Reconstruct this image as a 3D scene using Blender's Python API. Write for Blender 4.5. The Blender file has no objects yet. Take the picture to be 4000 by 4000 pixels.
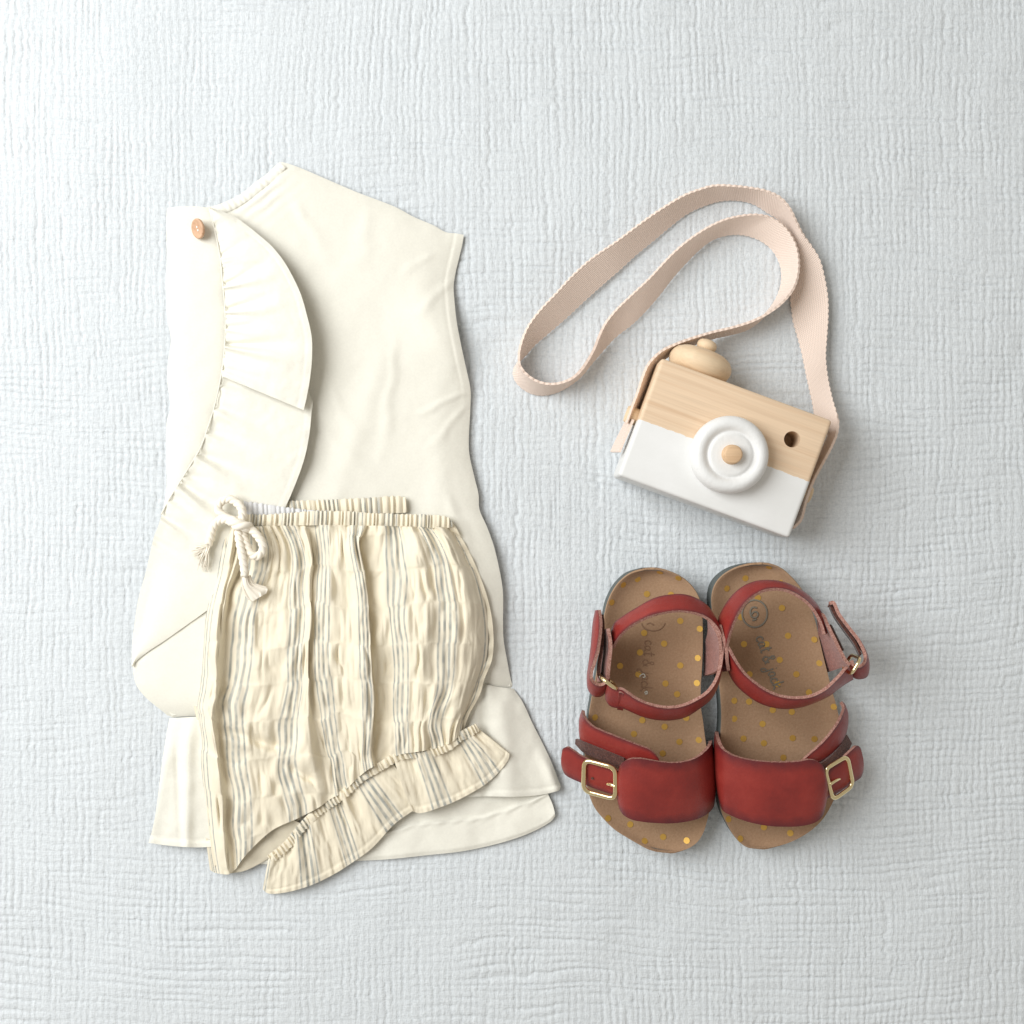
import bpy, bmesh, math, random
import numpy as np
from mathutils import Vector, Matrix

# ------------------------------------------------------------------ camera, light, exposure
scene = bpy.context.scene
COL = scene.collection
CAM_D = 0.66                    # camera height above the blanket, metres
FRAME_W = 0.5634                # width of blanket in the frame, metres
cd = bpy.data.cameras.new('camera'); cam = bpy.data.objects.new('camera', cd); COL.objects.link(cam)
cd.sensor_width = 36.0; cd.lens = 36.0 * CAM_D / FRAME_W
cd.clip_start = 0.01; cd.clip_end = 50
cam.location = (0, 0, CAM_D); cam.rotation_euler = (0, 0, 0)
scene.camera = cam

world = bpy.data.worlds.new('World'); scene.world = world; world.use_nodes = True
bg = world.node_tree.nodes['Background']
bg.inputs[0].default_value = (1.0, 0.935, 0.835, 1); bg.inputs[1].default_value = 0.40

ld = bpy.data.lights.new('window_light', 'AREA'); ld.shape = 'RECTANGLE'; ld.size = 0.90; ld.size_y = 1.0
ld.energy = 20.8; ld.color = (0.97, 0.99, 1.0)
lo = bpy.data.objects.new('window_light', ld); COL.objects.link(lo)
lo.location = (-0.86, 0.36, 0.98)
lo.rotation_euler = (Vector((0.02, -0.02, 0)) - Vector(lo.location)).to_track_quat('-Z', 'Y').to_euler()

vs = scene.view_settings
vs.view_transform = 'Standard'; vs.look = 'None'; vs.exposure = 0.0; vs.gamma = 1.0; vs.use_curve_mapping = False
scene.cycles.max_bounces = 5; scene.cycles.diffuse_bounces = 3; scene.cycles.glossy_bounces = 3

# ------------------------------------------------------------------ helpers
S = FRAME_W / 4000.0

def P(px, py, z=0.0):
    """photo pixel (4000 wide) seen at height z (mm) -> point in metres"""
    zz = z * 0.001
    f = S * (1 - zz / CAM_D)
    return np.array([(px - 2000) * f, -(py - 2000) * f, zz])

def PP(arr):
    """array (...,3) of px,py,z(mm) -> metres"""
    a = np.asarray(arr, float)
    f = S * (1 - a[..., 2] * 0.001 / CAM_D)
    return np.stack([(a[..., 0] - 2000) * f, -(a[..., 1] - 2000) * f, a[..., 2] * 0.001], -1)

def spline(pts, n=None, ts=None, arc=True):
    """smooth curve through pts, resampled at n even arc lengths or at ts in 0..1"""
    p = np.asarray(pts, float)
    if ts is None: ts = np.linspace(0, 1, n)
    ts = np.asarray(ts, float)
    if len(p) == 2:
        return p[0] + (p[1] - p[0]) * ts[:, None]
    k = 14
    e = np.vstack([2 * p[0] - p[1], p, 2 * p[-1] - p[-2]])
    out = []
    for i in range(1, len(e) - 2):
        p0, p1, p2, p3 = e[i - 1], e[i], e[i + 1], e[i + 2]
        d1 = max(np.linalg.norm((p1 - p0)[:2]), 1e-6) ** .5; d2 = max(np.linalg.norm((p2 - p1)[:2]), 1e-6) ** .5
        d3 = max(np.linalg.norm((p3 - p2)[:2]), 1e-6) ** .5
        m1 = (p1 - p0) / d1 - (p2 - p0) / (d1 + d2) + (p2 - p1) / d2
        m2 = (p2 - p1) / d2 - (p3 - p1) / (d2 + d3) + (p3 - p2) / d3
        m1 *= d2; m2 *= d2
        t = np.linspace(0, 1, k, endpoint=False)[:, None]
        out.append((2 * t**3 - 3 * t**2 + 1) * p1 + (t**3 - 2 * t**2 + t) * m1 + (-2 * t**3 + 3 * t**2) * p2 + (t**3 - t**2) * m2)
    out.append(p[-1:])
    q = np.vstack(out)
    if arc:
        s = np.concatenate([[0], np.cumsum(np.linalg.norm(np.diff(q, axis=0), axis=1))]); s /= s[-1]
    else:
        s = np.linspace(0, 1, len(q))
    return np.stack([np.interp(ts, s, q[:, i]) for i in range(q.shape[1])], -1)

def _hash(ix, iy, seed):
    v = np.sin(ix * 127.1 + iy * 311.7 + seed * 74.7) * 43758.5453
    return v - np.floor(v)

def vn(x, y, seed=0):
    """value noise 0..1"""
    x = np.asarray(x, float); y = np.asarray(y, float)
    ix = np.floor(x); iy = np.floor(y); fx = x - ix; fy = y - iy
    fx = fx * fx * fx * (fx * (fx * 6 - 15) + 10); fy = fy * fy * fy * (fy * (fy * 6 - 15) + 10)
    a = _hash(ix, iy, seed); b = _hash(ix + 1, iy, seed); c = _hash(ix, iy + 1, seed); d = _hash(ix + 1, iy + 1, seed)
    return (a + (b - a) * fx) * (1 - fy) + (c + (d - c) * fx) * fy

def fbm(x, y, seed=0, o=3):
    s = 0; a = .5; t = 0
    for i in range(o):
        s = s + a * vn(x * 2**i, y * 2**i, seed + i * 13); t += a; a *= .5
    return s / t

def sst(a, b, x):
    t = np.clip((x - a) / (b - a), 0, 1); return t * t * (3 - 2 * t)

def empty(name, loc, label, cat):
    o = bpy.data.objects.new(name, None); COL.objects.link(o); o.location = loc
    o['label'] = label; o['category'] = cat; o.empty_display_size = .01
    return o

def origin_of(o):
    v = Vector((0, 0, 0))
    while o is not None:
        v += Vector(o.location); o = o.parent
    return np.array(v)

def mk(name, verts, faces, mats, parent=None, midx=None, uv=None, smooth=True, kind=None):
    verts = np.asarray(verts, float)
    if parent is not None: verts = verts - origin_of(parent)
    me = bpy.data.meshes.new(name)
    faces = np.asarray(faces) if not isinstance(faces, list) else faces
    if isinstance(faces, np.ndarray):
        nf = len(faces); kk = faces.shape[1]
        me.vertices.add(len(verts)); me.vertices.foreach_set('co', verts.astype(np.float32).ravel())
        me.loops.add(nf * kk); me.loops.foreach_set('vertex_index', faces.astype(np.int32).ravel())
        me.polygons.add(nf); me.polygons.foreach_set('loop_start', np.arange(0, nf * kk, kk, dtype=np.int32))
        me.polygons.foreach_set('loop_total', np.full(nf, kk, dtype=np.int32))
        me.update(calc_edges=True)
    else:
        me.from_pydata([tuple(v) for v in verts], [], faces); me.update()
    if not isinstance(mats, (list, tuple)): mats = [mats]
    for m in mats: me.materials.append(m)
    if midx is not None: me.polygons.foreach_set('material_index', np.asarray(midx, dtype=np.int32))
    me.polygons.foreach_set('use_smooth', np.full(len(me.polygons), smooth, dtype=bool))
    if uv is not None:
        l = me.uv_layers.new(name='UVMap'); vi = np.zeros(len(me.loops), dtype=np.int32); me.loops.foreach_get('vertex_index', vi)
        l.data.foreach_set('uv', np.asarray(uv, float)[vi].astype(np.float32).ravel())
    me.validate()
    o = bpy.data.objects.new(name, me); COL.objects.link(o); o.parent = parent
    if kind: o['kind'] = kind
    return o

def gridfaces(nv, nu, off=0, flip=False):
    j, i = np.meshgrid(np.arange(nv - 1), np.arange(nu - 1), indexing='ij')
    a = (j * nu + i).ravel() + off
    f = np.stack([a, a + nu, a + nu + 1, a + 1], -1)
    return f[:, ::-1] if flip else f

def gnormals(V):
    du = np.gradient(V, axis=1); dv = np.gradient(V, axis=0)
    n = -np.cross(du, dv); l = np.linalg.norm(n, axis=-1, keepdims=True)
    return n / np.maximum(l, 1e-12)

def sheet(name, V, t, mats, parent, uv=None, flip=None, t_up=0.0, kind=None):
    """solid sheet from a grid V[nv,nu,3] in metres, t mm thick. mats: front, back, rim"""
    if not isinstance(mats, (list, tuple)): mats = (mats, mats, mats)
    nv, nu = V.shape[:2]; n = gnormals(V)
    if flip is None: flip = bool(n[..., 2].mean() < 0)      # the front looks up
    if flip: n = -n
    top = V + n * t_up * .001; bot = V - n * t * .001
    N = nv * nu
    verts = [top.reshape(-1, 3), bot.reshape(-1, 3)]
    faces = [gridfaces(nv, nu, 0, flip), gridfaces(nv, nu, N, not flip)]
    loop = [(0, i) for i in range(nu)] + [(j, nu - 1) for j in range(1, nv)] + [(nv - 1, i) for i in range(nu - 2, -1, -1)] + [(j, 0) for j in range(nv - 2, 0, -1)]
    jj = np.array([a for a, b in loop]); ii = np.array([b for a, b in loop]); L = len(loop)
    rt = top[jj, ii]; rb = bot[jj, ii]
    verts += [rt, rb]; k = np.arange(L); k2 = (k + 1) % L
    rf = np.stack([2 * N + k, 2 * N + k2, 2 * N + L + k2, 2 * N + L + k], -1)
    if flip: rf = rf[:, ::-1]
    faces.append(rf)
    F = np.vstack(faces)
    mi = np.concatenate([np.zeros(len(faces[0])), np.ones(len(faces[1])), np.full(L, 2)])
    if uv is None:
        uu, vv = np.meshgrid(np.linspace(0, 1, nu), np.linspace(0, 1, nv)); uv = np.stack([uu, vv], -1)
    u = uv.reshape(-1, 2); ur = uv[jj, ii]
    return mk(name, np.vstack(verts), F, list(mats), parent, mi, np.vstack([u, u, ur, ur]), kind=kind)

def coons(top, bottom, left, right, nu, nv, us=None, vs_=None):
    us = np.linspace(0, 1, nu) if us is None else us; vs_ = np.linspace(0, 1, nv) if vs_ is None else vs_
    T = spline(top, ts=us)[None]; B = spline(bottom, ts=us)[None]; L = spline(left, ts=vs_)[:, None]; R = spline(right, ts=vs_)[:, None]
    u = us[None, :, None]; v = vs_[:, None, None]
    c = (1 - u) * (1 - v) * T[:, :1] + u * (1 - v) * T[:, -1:] + (1 - u) * v * B[:, :1] + u * v * B[:, -1:]
    return (1 - v) * T + v * B + (1 - u) * L + u * R - c

def cluster(n, k=.65):
    t = np.linspace(0, 1, n); return (1 - k) * t + k * (0.5 - 0.5 * np.cos(np.pi * t))

def lathe(prof, center, axis, seg=48, ref=None):
    """verts, faces of a lathe; prof (r,h) mm, axis unit vector"""
    axis = np.asarray(axis, float); axis /= np.linalg.norm(axis)
    ref = np.array([0, 0, 1.]) if ref is None else np.asarray(ref, float)
    if abs(np.dot(ref, axis)) > .95: ref = np.array([1., 0, 0])
    a = np.cross(axis, ref); a /= np.linalg.norm(a); b = np.cross(axis, a)
    th = np.linspace(0, 2 * np.pi, seg, endpoint=False)
    V = []
    for r, h in prof:
        V.append(np.asarray(center) + (np.cos(th)[:, None] * a + np.sin(th)[:, None] * b) * r * .001 + axis * h * .001)
    V = np.vstack(V); F = []
    for j in range(len(prof) - 1):
        for i in range(seg):
            i2 = (i + 1) % seg; F.append((j * seg + i, j * seg + i2, (j + 1) * seg + i2, (j + 1) * seg + i))
    F.append(tuple(reversed(range(seg)))); F.append(tuple(range((len(prof) - 1) * seg, len(prof) * seg)))
    return V, F

def tube(path, r, seg=10, closed=False, flat=1.0, up=None):
    """verts, faces of a tube along path (n,3) metres; r mm or array; closed loop optional"""
    path = np.asarray(path, float); n = len(path); r = np.broadcast_to(np.asarray(r, float), (n,)) * .001
    if closed: d = np.roll(path, -1, 0) - np.roll(path, 1, 0)
    else: d = np.gradient(path, axis=0)
    d /= np.maximum(np.linalg.norm(d, axis=1, keepdims=True), 1e-12)
    up = np.array([0, 0, 1.]) if up is None else np.asarray(up, float)
    a = np.cross(d, up); bad = np.linalg.norm(a, axis=1) < 1e-3
    a[bad] = np.cross(d[bad], np.array([0.3, 1, 0]))
    a /= np.linalg.norm(a, axis=1, keepdims=True); b = np.cross(a, d)
    th = np.linspace(0, 2 * np.pi, seg, endpoint=False)
    V = path[:, None] + r[:, None, None] * (np.cos(th)[None, :, None] * a[:, None] + flat * np.sin(th)[None, :, None] * b[:, None])
    V = V.reshape(-1, 3); F = []
    for j in range(n if closed else n - 1):
        j2 = (j + 1) % n
        for i in range(seg):
            i2 = (i + 1) % seg; F.append((j * seg + i, j * seg + i2, j2 * seg + i2, j2 * seg + i))
    if not closed:
        F.append(tuple(reversed(range(seg)))); F.append(tuple(range((n - 1) * seg, n * seg)))
    return V, F

def join(parts):
    V = []; F = []; o = 0
    for v, f in parts:
        V.append(v); F += [tuple(k + o for k in q) for q in f]; o += len(v)
    return np.vstack(V), F

# ------------------------------------------------------------------ materials
def mat(name, color, rough=.8, metal=0.0, sheen=0.0, spec=.3):
    m = bpy.data.materials.new(name); m.use_nodes = True
    nt = m.node_tree; b = nt.nodes['Principled BSDF']
    b.inputs['Base Color'].default_value = (*color, 1); b.inputs['Roughness'].default_value = rough
    b.inputs['Metallic'].default_value = metal; b.inputs['Specular IOR Level'].default_value = spec
    if sheen: b.inputs['Sheen Weight'].default_value = sheen
    return m

class N:
    """tiny node helper"""
    def __init__(s, m): s.m = m; s.t = m.node_tree; s.b = s.t.nodes['Principled BSDF']
    def new(s, typ, **kw):
        n = s.t.nodes.new(typ)
        for k, v in kw.items(): setattr(n, k, v)
        return n
    def link(s, a, b): s.t.links.new(a, b)
    def coord(s, what='Object', scale=(1, 1, 1), rot=(0, 0, 0)):
        c = s.new('ShaderNodeTexCoord'); mp = s.new('ShaderNodeMapping')
        mp.inputs['Scale'].default_value = scale; mp.inputs['Rotation'].default_value = rot
        s.link(c.outputs[what], mp.inputs[0]); return mp.outputs[0]
    def noise(s, vec, scale, detail=3, rough=.5):
        n = s.new('ShaderNodeTexNoise'); n.inputs['Scale'].default_value = scale; n.inputs['Detail'].default_value = detail
        n.inputs['Roughness'].default_value = rough; s.link(vec, n.inputs['Vector']); return n.outputs[0]
    def ramp(s, fac, stops):
        r = s.new('ShaderNodeValToRGB'); e = r.color_ramp.elements
        while len(e) < len(stops): e.new(0.5)
        for k, (p, c) in enumerate(stops):
            e[k].position = p; e[k].color = (*c, 1) if len(c) == 3 else c
        s.link(fac, r.inputs[0]); return r.outputs[0]
    def math(s, op, a, b=None, clamp=False):
        n = s.new('ShaderNodeMath', operation=op, use_clamp=clamp)
        for k, x in enumerate((a, b)):
            if x is None: continue
            if isinstance(x, (int, float)): n.inputs[k].default_value = x
            else: s.link(x, n.inputs[k])
        return n.outputs[0]
    def mix(s, fac, a, b, blend='MIX'):
        n = s.new('ShaderNodeMix', data_type='RGBA', blend_type=blend)
        for k, x in ((0, fac), (6, a), (7, b)):
            if isinstance(x, (int, float)): n.inputs[k].default_value = x
            elif isinstance(x, tuple): n.inputs[k].default_value = (*x, 1)
            else: s.link(x, n.inputs[k])
        return n.outputs[2]
    def bump(s, h, dist, strength=1.0, prev=None):
        n = s.new('ShaderNodeBump'); n.inputs['Distance'].default_value = dist; n.inputs['Strength'].default_value = strength
        s.link(h, n.inputs['Height'])
        if prev is not None: s.link(prev, n.inputs['Normal'])
        return n.outputs[0]
    def color(s, c): s.link(c, s.b.inputs['Base Color'])
    def normal(s, c): s.link(c, s.b.inputs['Normal'])
    def sep(s, vec):
        n = s.new('ShaderNodeSeparateXYZ'); s.link(vec, n.inputs[0]); return n.outputs

def cloth_mat(name, col, var=.05, weave=1500, bump=.00012, twill=0.8, sheen=.15):
    m = mat(name, col, .9, sheen=sheen, spec=.15); n = N(m)
    o = n.coord('Object')
    big = n.noise(o, 22, 4); fine = n.noise(o, 900, 2)
    c1 = tuple(x * (1 - var) for x in col); c2 = tuple(min(1, x * (1 + var * .4)) for x in col)
    c = n.ramp(big, [(.3, c1), (.7, c2)])
    c = n.mix(.10, c, n.ramp(fine, [(.35, tuple(x * .75 for x in col)), (.65, tuple(min(1, x * 1.08) for x in col))]))
    n.color(c)
    r = n.coord('Object', rot=(0, 0, twill))
    w = n.new('ShaderNodeTexWave', wave_type='BANDS'); w.inputs['Scale'].default_value = weave; w.inputs['Distortion'].default_value = 1.5
    n.link(r, w.inputs[0])
    b1 = n.bump(w.outputs['Fac'], bump, .5)
    n.normal(n.bump(n.noise(o, 140, 4), .0004, .3, b1))
    return m

M = {}
M['cream'] = cloth_mat('cream_twill', (.93, .905, .805), var=.025)
M['cream_in'] = cloth_mat('cream_twill_inside', (.90, .875, .775), var=.025)
M['elastic'] = cloth_mat('white_elastic', (.80, .80, .80))
M['rope'] = mat('cotton_rope', (.93, .865, .75), .95, sheen=.1, spec=.1)

# blanket
m = mat('muslin', (.71, .744, .77), .95, sheen=.2, spec=.1); n = N(m); o = n.coord('Object')
thr = n.noise(n.coord('Object', scale=(1, .35, 1)), 1100, 3, .6); thr2 = n.noise(n.coord('Object', scale=(.35, 1, 1)), 1100, 3, .6)
wv = n.math('ADD', thr, thr2)
c = n.ramp(n.noise(o, 9, 3), [(.3, (.70, .735, .76)), (.7, (.722, .755, .78))])
c = n.mix(.24, c, n.ramp(n.math('MULTIPLY', wv, .5), [(.38, (.43, .47, .50)), (.58, (.82, .865, .88))]))
n.color(c); n.normal(n.bump(wv, .0006, .65))
M['blanket'] = m

# striped gauze: UV.x = fabric coordinate, stripe groups centred on whole numbers
def stripe_mat(name, base=(.87, .79, .625)):
    m = mat(name, base, .92, sheen=.15, spec=.1); n = N(m); o = n.coord('Object')
    uvn = n.new('ShaderNodeTexCoord'); xyz = n.sep(uvn.outputs['UV'])
    f = n.math('SUBTRACT', n.math('FRACT', n.math('ADD', xyz[0], .5)), .5)
    tot = None
    for off, wd in ((-.17, .021), (-.062, .029), (.050, .027), (.165, .020)):
        d = n.math('ABSOLUTE', n.math('SUBTRACT', f, off))
        s_ = n.math('SUBTRACT', 1.0, n.math('DIVIDE', n.math('SUBTRACT', d, wd * .65), wd * .55), clamp=True)
        tot = s_ if tot is None else n.math('MAXIMUM', tot, s_)
    w = n.new('ShaderNodeTexWave', wave_type='BANDS'); w.inputs['Scale'].default_value = 420; w.inputs['Distortion'].default_value = .6
    n.link(n.coord('Object', rot=(0, 0, -.9)), w.inputs[0])
    her = n.ramp(w.outputs['Fac'], [(.25, (.40, .40, .40)), (.75, (1, 1, 1))])
    wear = n.ramp(n.noise(o, 240, 3), [(.32, (.42, .42, .42)), (.62, (1, 1, 1))])
    fac = n.math('MULTIPLY', n.math('MULTIPLY', tot, her), wear)
    c = n.ramp(n.noise(o, 60, 4), [(.3, tuple(x * .93 for x in base)), (.7, tuple(min(1, x * 1.04) for x in base))])
    # paler ground inside a stripe group
    ing = n.math('SUBTRACT', 1.0, n.math('DIVIDE', n.math('SUBTRACT', n.math('ABSOLUTE', f), .19), .05), clamp=True)
    c = n.mix(n.math('MULTIPLY', ing, .22), c, (.86, .82, .72))
    c = n.mix(fac, c, (.195, .235, .25))
    n.color(c)
    b = n.bump(n.noise(n.coord('Object', scale=(1, .25, 1)), 420, 4, .6), .0007, .5)
    n.normal(n.bump(n.noise(o, 1600, 2), .0002, .5, b))
    return m
M['stripe'] = stripe_mat('striped_gauze')
M['stripe_in'] = cloth_mat('gauze_inside', (.86, .785, .625))

# webbing
m = mat('cotton_webbing', (.86, .70, .575), .9, sheen=.1, spec=.15); n = N(m)
uvn = n.new('ShaderNodeTexCoord'); mp = n.new('ShaderNodeMapping'); mp.inputs['Scale'].default_value = (1, 1, 1); n.link(uvn.outputs['UV'], mp.inputs[0])
ch = n.new('ShaderNodeTexWave', wave_type='BANDS', bands_direction='X'); ch.inputs['Scale'].default_value = .32; ch.inputs['Distortion'].default_value = .8; n.link(mp.outputs[0], ch.inputs[0])
ch2 = n.new('ShaderNodeTexWave', wave_type='BANDS', bands_direction='Y'); ch2.inputs['Scale'].default_value = .32; ch2.inputs['Distortion'].default_value = .8; n.link(mp.outputs[0], ch2.inputs[0])
wv = n.math('MULTIPLY', ch.outputs['Fac'], ch2.outputs['Fac'])
c = n.ramp(wv, [(0, (.88, .715, .615)), (.5, (.935, .80, .71))])
n.color(c); n.normal(n.bump(wv, .0005, .6)); M['webbing'] = m

# wood: object coords, grain along local U axis (rotated)
def wood_mat(name, base, dark, rot, scale=1.0, painted=None):
    m = mat(name, base, .55, spec=.3); n = N(m)
    v = n.coord('Object', rot=(0, 0, rot), scale=(1, 1, 1))
    st = n.new('ShaderNodeMapping'); st.inputs['Scale'].default_value = (5, 420 * scale, 420 * scale); n.link(v, st.inputs[0])
    g1 = n.noise(st.outputs[0], 1.0, 4, .6)
    st2 = n.new('ShaderNodeMapping'); st2.inputs['Scale'].default_value = (25, 900, 900); n.link(v, st2.inputs[0])
    g2 = n.noise(st2.outputs[0], 1.0, 2)
    c = n.ramp(g1, [(.30, dark), (.52, base), (.75, tuple(min(1, x * 1.08) for x in base))])
    c = n.mix(.22, c, n.ramp(g2, [(.35, tuple(x * .78 for x in base)), (.6, tuple(min(1, x * 1.1) for x in base))]))
    if painted is not None:
        s = n.sep(v)
        w = n.math('MULTIPLY', n.math('SUBTRACT', n.noise(v, 420, 3), .5), .0013)
        f = n.math('GREATER_THAN', painted, n.math('ADD', s[1], w))
        pc = n.ramp(n.noise(v, 60, 3), [(.3, (.80, .80, .785)), (.7, (.85, .85, .84))])
        c = n.mix(f, c, pc)
    n.color(c); n.normal(n.bump(g1, .0003, .5))
    return m
CAM_ROT = math.radians(-20.2)
M['wood'] = wood_mat('beech_wood', (.79, .60, .42), (.715, .50, .325), -CAM_ROT, painted=-.0014)
M['wood_pale'] = wood_mat('beech_turned', (.80, .62, .42), (.74, .53, .34), -CAM_ROT, .4)
M['wood_peg'] = wood_mat('peg_wood', (.72, .50, .31), (.58, .36, .20), 0, 1)
M['button'] = wood_mat('button_wood', (.66, .42, .27), (.52, .29, .17), .5, 1.5)
m = mat('white_paint', (.83, .83, .82), .5, spec=.35); n = N(m); o = n.coord('Object')
n.normal(n.bump(n.noise(o, 230, 5, .68), .0009, .4)); M['paint'] = m

# leathers
m = mat('red_leather', (.30, .045, .038), .42, spec=.40); n = N(m); o = n.coord('Object')
c = n.ramp(n.noise(o, 55, 4, .6), [(.25, (.205, .022, .019)), (.5, (.27, .029, .023)), (.8, (.34, .043, .032))])
uvn = n.new('ShaderNodeTexCoord'); xyz = n.sep(uvn.outputs['UV'])
ed = n.math('MINIMUM', xyz[1], n.math('SUBTRACT', 1.0, xyz[1]))
ed = n.math('ADD', ed, n.math('MULTIPLY', n.math('SUBTRACT', n.noise(o, 160, 3), .5), .16))
c = n.mix(n.math('SUBTRACT', 1.0, n.math('DIVIDE', ed, .17), clamp=True), c, (.125, .018, .021)); n.color(c)
n.normal(n.bump(n.noise(o, 900, 5, .65), .0004, .5)); n.link(n.ramp(n.noise(o, 90, 3), [(.3, (.30,)*3), (.7, (.44,)*3)]), n.b.inputs['Roughness']); n.b.inputs['Coat Weight'].default_value = .10; n.b.inputs['Coat Roughness'].default_value = .3; M['red'] = m
m = mat('leather_edge', (.46, .205, .155), .9); n = N(m); o = n.coord('Object')
n.color(n.ramp(n.noise(o, 1300, 3, .7), [(.3, (.25, .10, .08)), (.5, (.40, .205, .165)), (.72, (.60, .38, .32))])); n.normal(n.bump(n.noise(o, 1200, 3), .0004, .6)); M['edge'] = m
m = mat('suede_inside', (.34, .125, .095), .95, sheen=.3); n = N(m); o = n.coord('Object')
n.color(n.ramp(n.noise(o, 900, 4, .7), [(.3, (.20, .065, .05)), (.55, (.35, .13, .10)), (.75, (.58, .30, .25))])); n.normal(n.bump(n.noise(o, 800, 4), .0006, .6)); M['suede_red'] = m
m = mat('hook_fabric', (.10, .035, .025), 1.0, sheen=.3); n = N(m); o = n.coord('Object')
n.color(n.ramp(n.noise(o, 1100, 3, .7), [(.35, (.055, .02, .016)), (.7, (.17, .07, .05))])); n.normal(n.bump(n.noise(o, 1500, 3), .0008, .8)); M['hook'] = m
m = mat('tan_suede', (.40, .255, .165), .95, sheen=.15); n = N(m); o = n.coord('Object')
c = n.ramp(n.noise(o, 18, 4), [(.3, (.325, .198, .112)), (.7, (.42, .268, .158))])
c = n.mix(.25, c, n.ramp(n.noise(o, 1000, 3, .6), [(.3, (.26, .155, .095)), (.7, (.54, .37, .26))])); n.color(c)
n.normal(n.bump(n.noise(o, 900, 4), .00035, .5)); M['suede'] = m
m = mat('rubber', (.12, .135, .128), .8); n = N(m); o = n.coord('Object'); n.normal(n.bump(n.noise(o, 500, 3), .0003, .4)); M['rubber'] = m
m = mat('cork', (.34, .21, .125), .95); n = N(m); o = n.coord('Object'); n.color(n.ramp(n.noise(o, 700, 3), [(.3, (.22, .13, .075)), (.65, (.42, .27, .17))])); M['cork'] = m
M['gold_print'] = mat('gold_print', (.64, .39, .09), .45, metal=.55)
M['gold'] = mat('gold_metal', (.93, .78, .46), .16, metal=1.0)
M['ink'] = mat('grey_ink', (.235, .215, .175), .9)
M['ink_faint'] = mat('faint_ink', (.30, .185, .115), .95)
M['ink_white'] = mat('worn_white_ink', (.62, .60, .52), .9)
M['thread'] = mat('white_thread', (.85, .84, .80), .9)
M['thread_red'] = mat('pink_thread', (.52, .20, .17), .9)

# ------------------------------------------------------------------ blanket (the setting)
def blanket():
    step = .76
    inner = np.arange(-300, 300 + step, step)
    mid = 300 + np.arange(1, 51) * 2.0
    out = mid[-1] + np.cumsum(np.linspace(2.5, 70, 20)); out = np.concatenate([mid, out[out < 900]])
    ax = np.concatenate([-out[::-1], inner, out])
    X, Y = np.meshgrid(ax, ax[::-1])
    # lengthwise crinkles: rounded ribs with narrow valleys that jog sideways a little
    low = (fbm(X / 120, Y / 150, 5) - .5) * 12
    wig = (vn(X / 14, Y / 3.6, 3) - .5) * 1.25 + (vn(X / 6, Y / 2.0, 31) - .5) * .6
    phi = (X + low + wig) / 3.75 + (vn(X / 5.5, Y / 55, 8) - .5) * .75
    d = np.abs(phi - np.round(phi)); hv = 1 - (1 - 2 * d) ** 3.4
    idx = np.floor(phi + .5)
    av = .42 + .75 * sst(.3, .7, vn(idx * 7.31, Y / 13 + _hash(idx, 0 * idx, 2) * 40, 9)) * sst(.2, .65, fbm(X / 35, Y / 45, 10))
    # cross crinkles, making small cells, stronger to the right
    wig2 = (vn(X / 4.2, Y / 14, 21) - .5) * .9
    psi = (Y + (fbm(X / 150, Y / 110, 23) - .5) * 22 + wig2) / 4.3 + (vn(X / 80, Y / 6, 24) - .5) * .9
    dh = np.abs(psi - np.round(psi)); hh = 1 - (1 - 2 * dh) ** 3.0
    ip = np.floor(psi + .5)
    mask = .38 + .62 * sst(.40, .66, fbm(X / 70, Y / 60, 25) + .15 * X / 280 + .03 * Y / 280 + .03)
    ah = mask * (.34 + .75 * sst(.25, .75, vn(X / 15 + _hash(ip, ip * 0, 4) * 50, ip * 5.7, 27)))
    av = av * (1 - .22 * mask)
    pil = fbm(X / 1.9, Y / 1.9, 29, 2) - .5
    h = .82 * av * (hv - 1) + .86 * ah * (hh - 1) + .20 * pil + (fbm(X / 85, Y / 85, 33) - .5) * 3.4 + (fbm(X / 24, Y / 30, 37) - .5) * .8
    fade = 1 - sst(385, 402, np.maximum(abs(X), abs(Y)))
    h = h * fade - .3 * (1 - fade)
    V = np.stack([X, Y, h], -1).reshape(-1, 3) * .001
    nn = len(ax)
    mk('blanket', V, gridfaces(nn, nn), M['blanket'], kind='structure')
    o = bpy.data.objects['blanket']; o['label'] = 'crinkled pale grey white cotton muslin blanket spread under everything'; o['category'] = 'blanket'
blanket()

# ------------------------------------------------------------------ blouse
blouse = empty('blouse', tuple(P(1300, 2000, 0)), 'cream sleeveless ruffled cotton blouse lying flat under the striped shorts', 'blouse')

def wr(px, py, seed, sc=14.0, a=1.0):
    x = px * .141; y = py * .141
    return (fbm(x / sc, y / sc, seed, 3) - .5) * 2 * a

NECK = [(700, 812), (818, 808), (888, 785), (950, 752), (992, 716), (1049, 674), (1075, 648), (1095, 633), (1121, 638), (1173, 656), (1276, 700), (1390, 749), (1545, 809), (1618, 848), (1695, 881), (1742, 907), (1783, 912), (1812, 917)]
RIGHT = [(1812, 917), (1806, 954), (1794, 1005), (1778, 1073), (1772, 1119), (1775, 1171), (1783, 1249), (1799, 1337), (1819, 1430), (1838, 1523), (1837, 1600), (1832, 1760), (1853, 1863), (1869, 1930), (1873, 1990), (1902, 2057), (1928, 2130), (1946, 2202), (1964, 2306), (1965, 2419), (1967, 2497), (1980, 2575), (1995, 2652), (2006, 2690)]
LEFTB = [(700, 812), (690, 1200), (690, 1700), (650, 2050), (590, 2330), (545, 2480), (519, 2590), (531, 2671), (562, 2717), (603, 2754), (645, 2787), (662, 2806)]
WAIST = [(662, 2806), (700, 2800), (759, 2798), (1100, 2780), (1500, 2720), (1879, 2672), (1950, 2684), (2006, 2690)]

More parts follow.
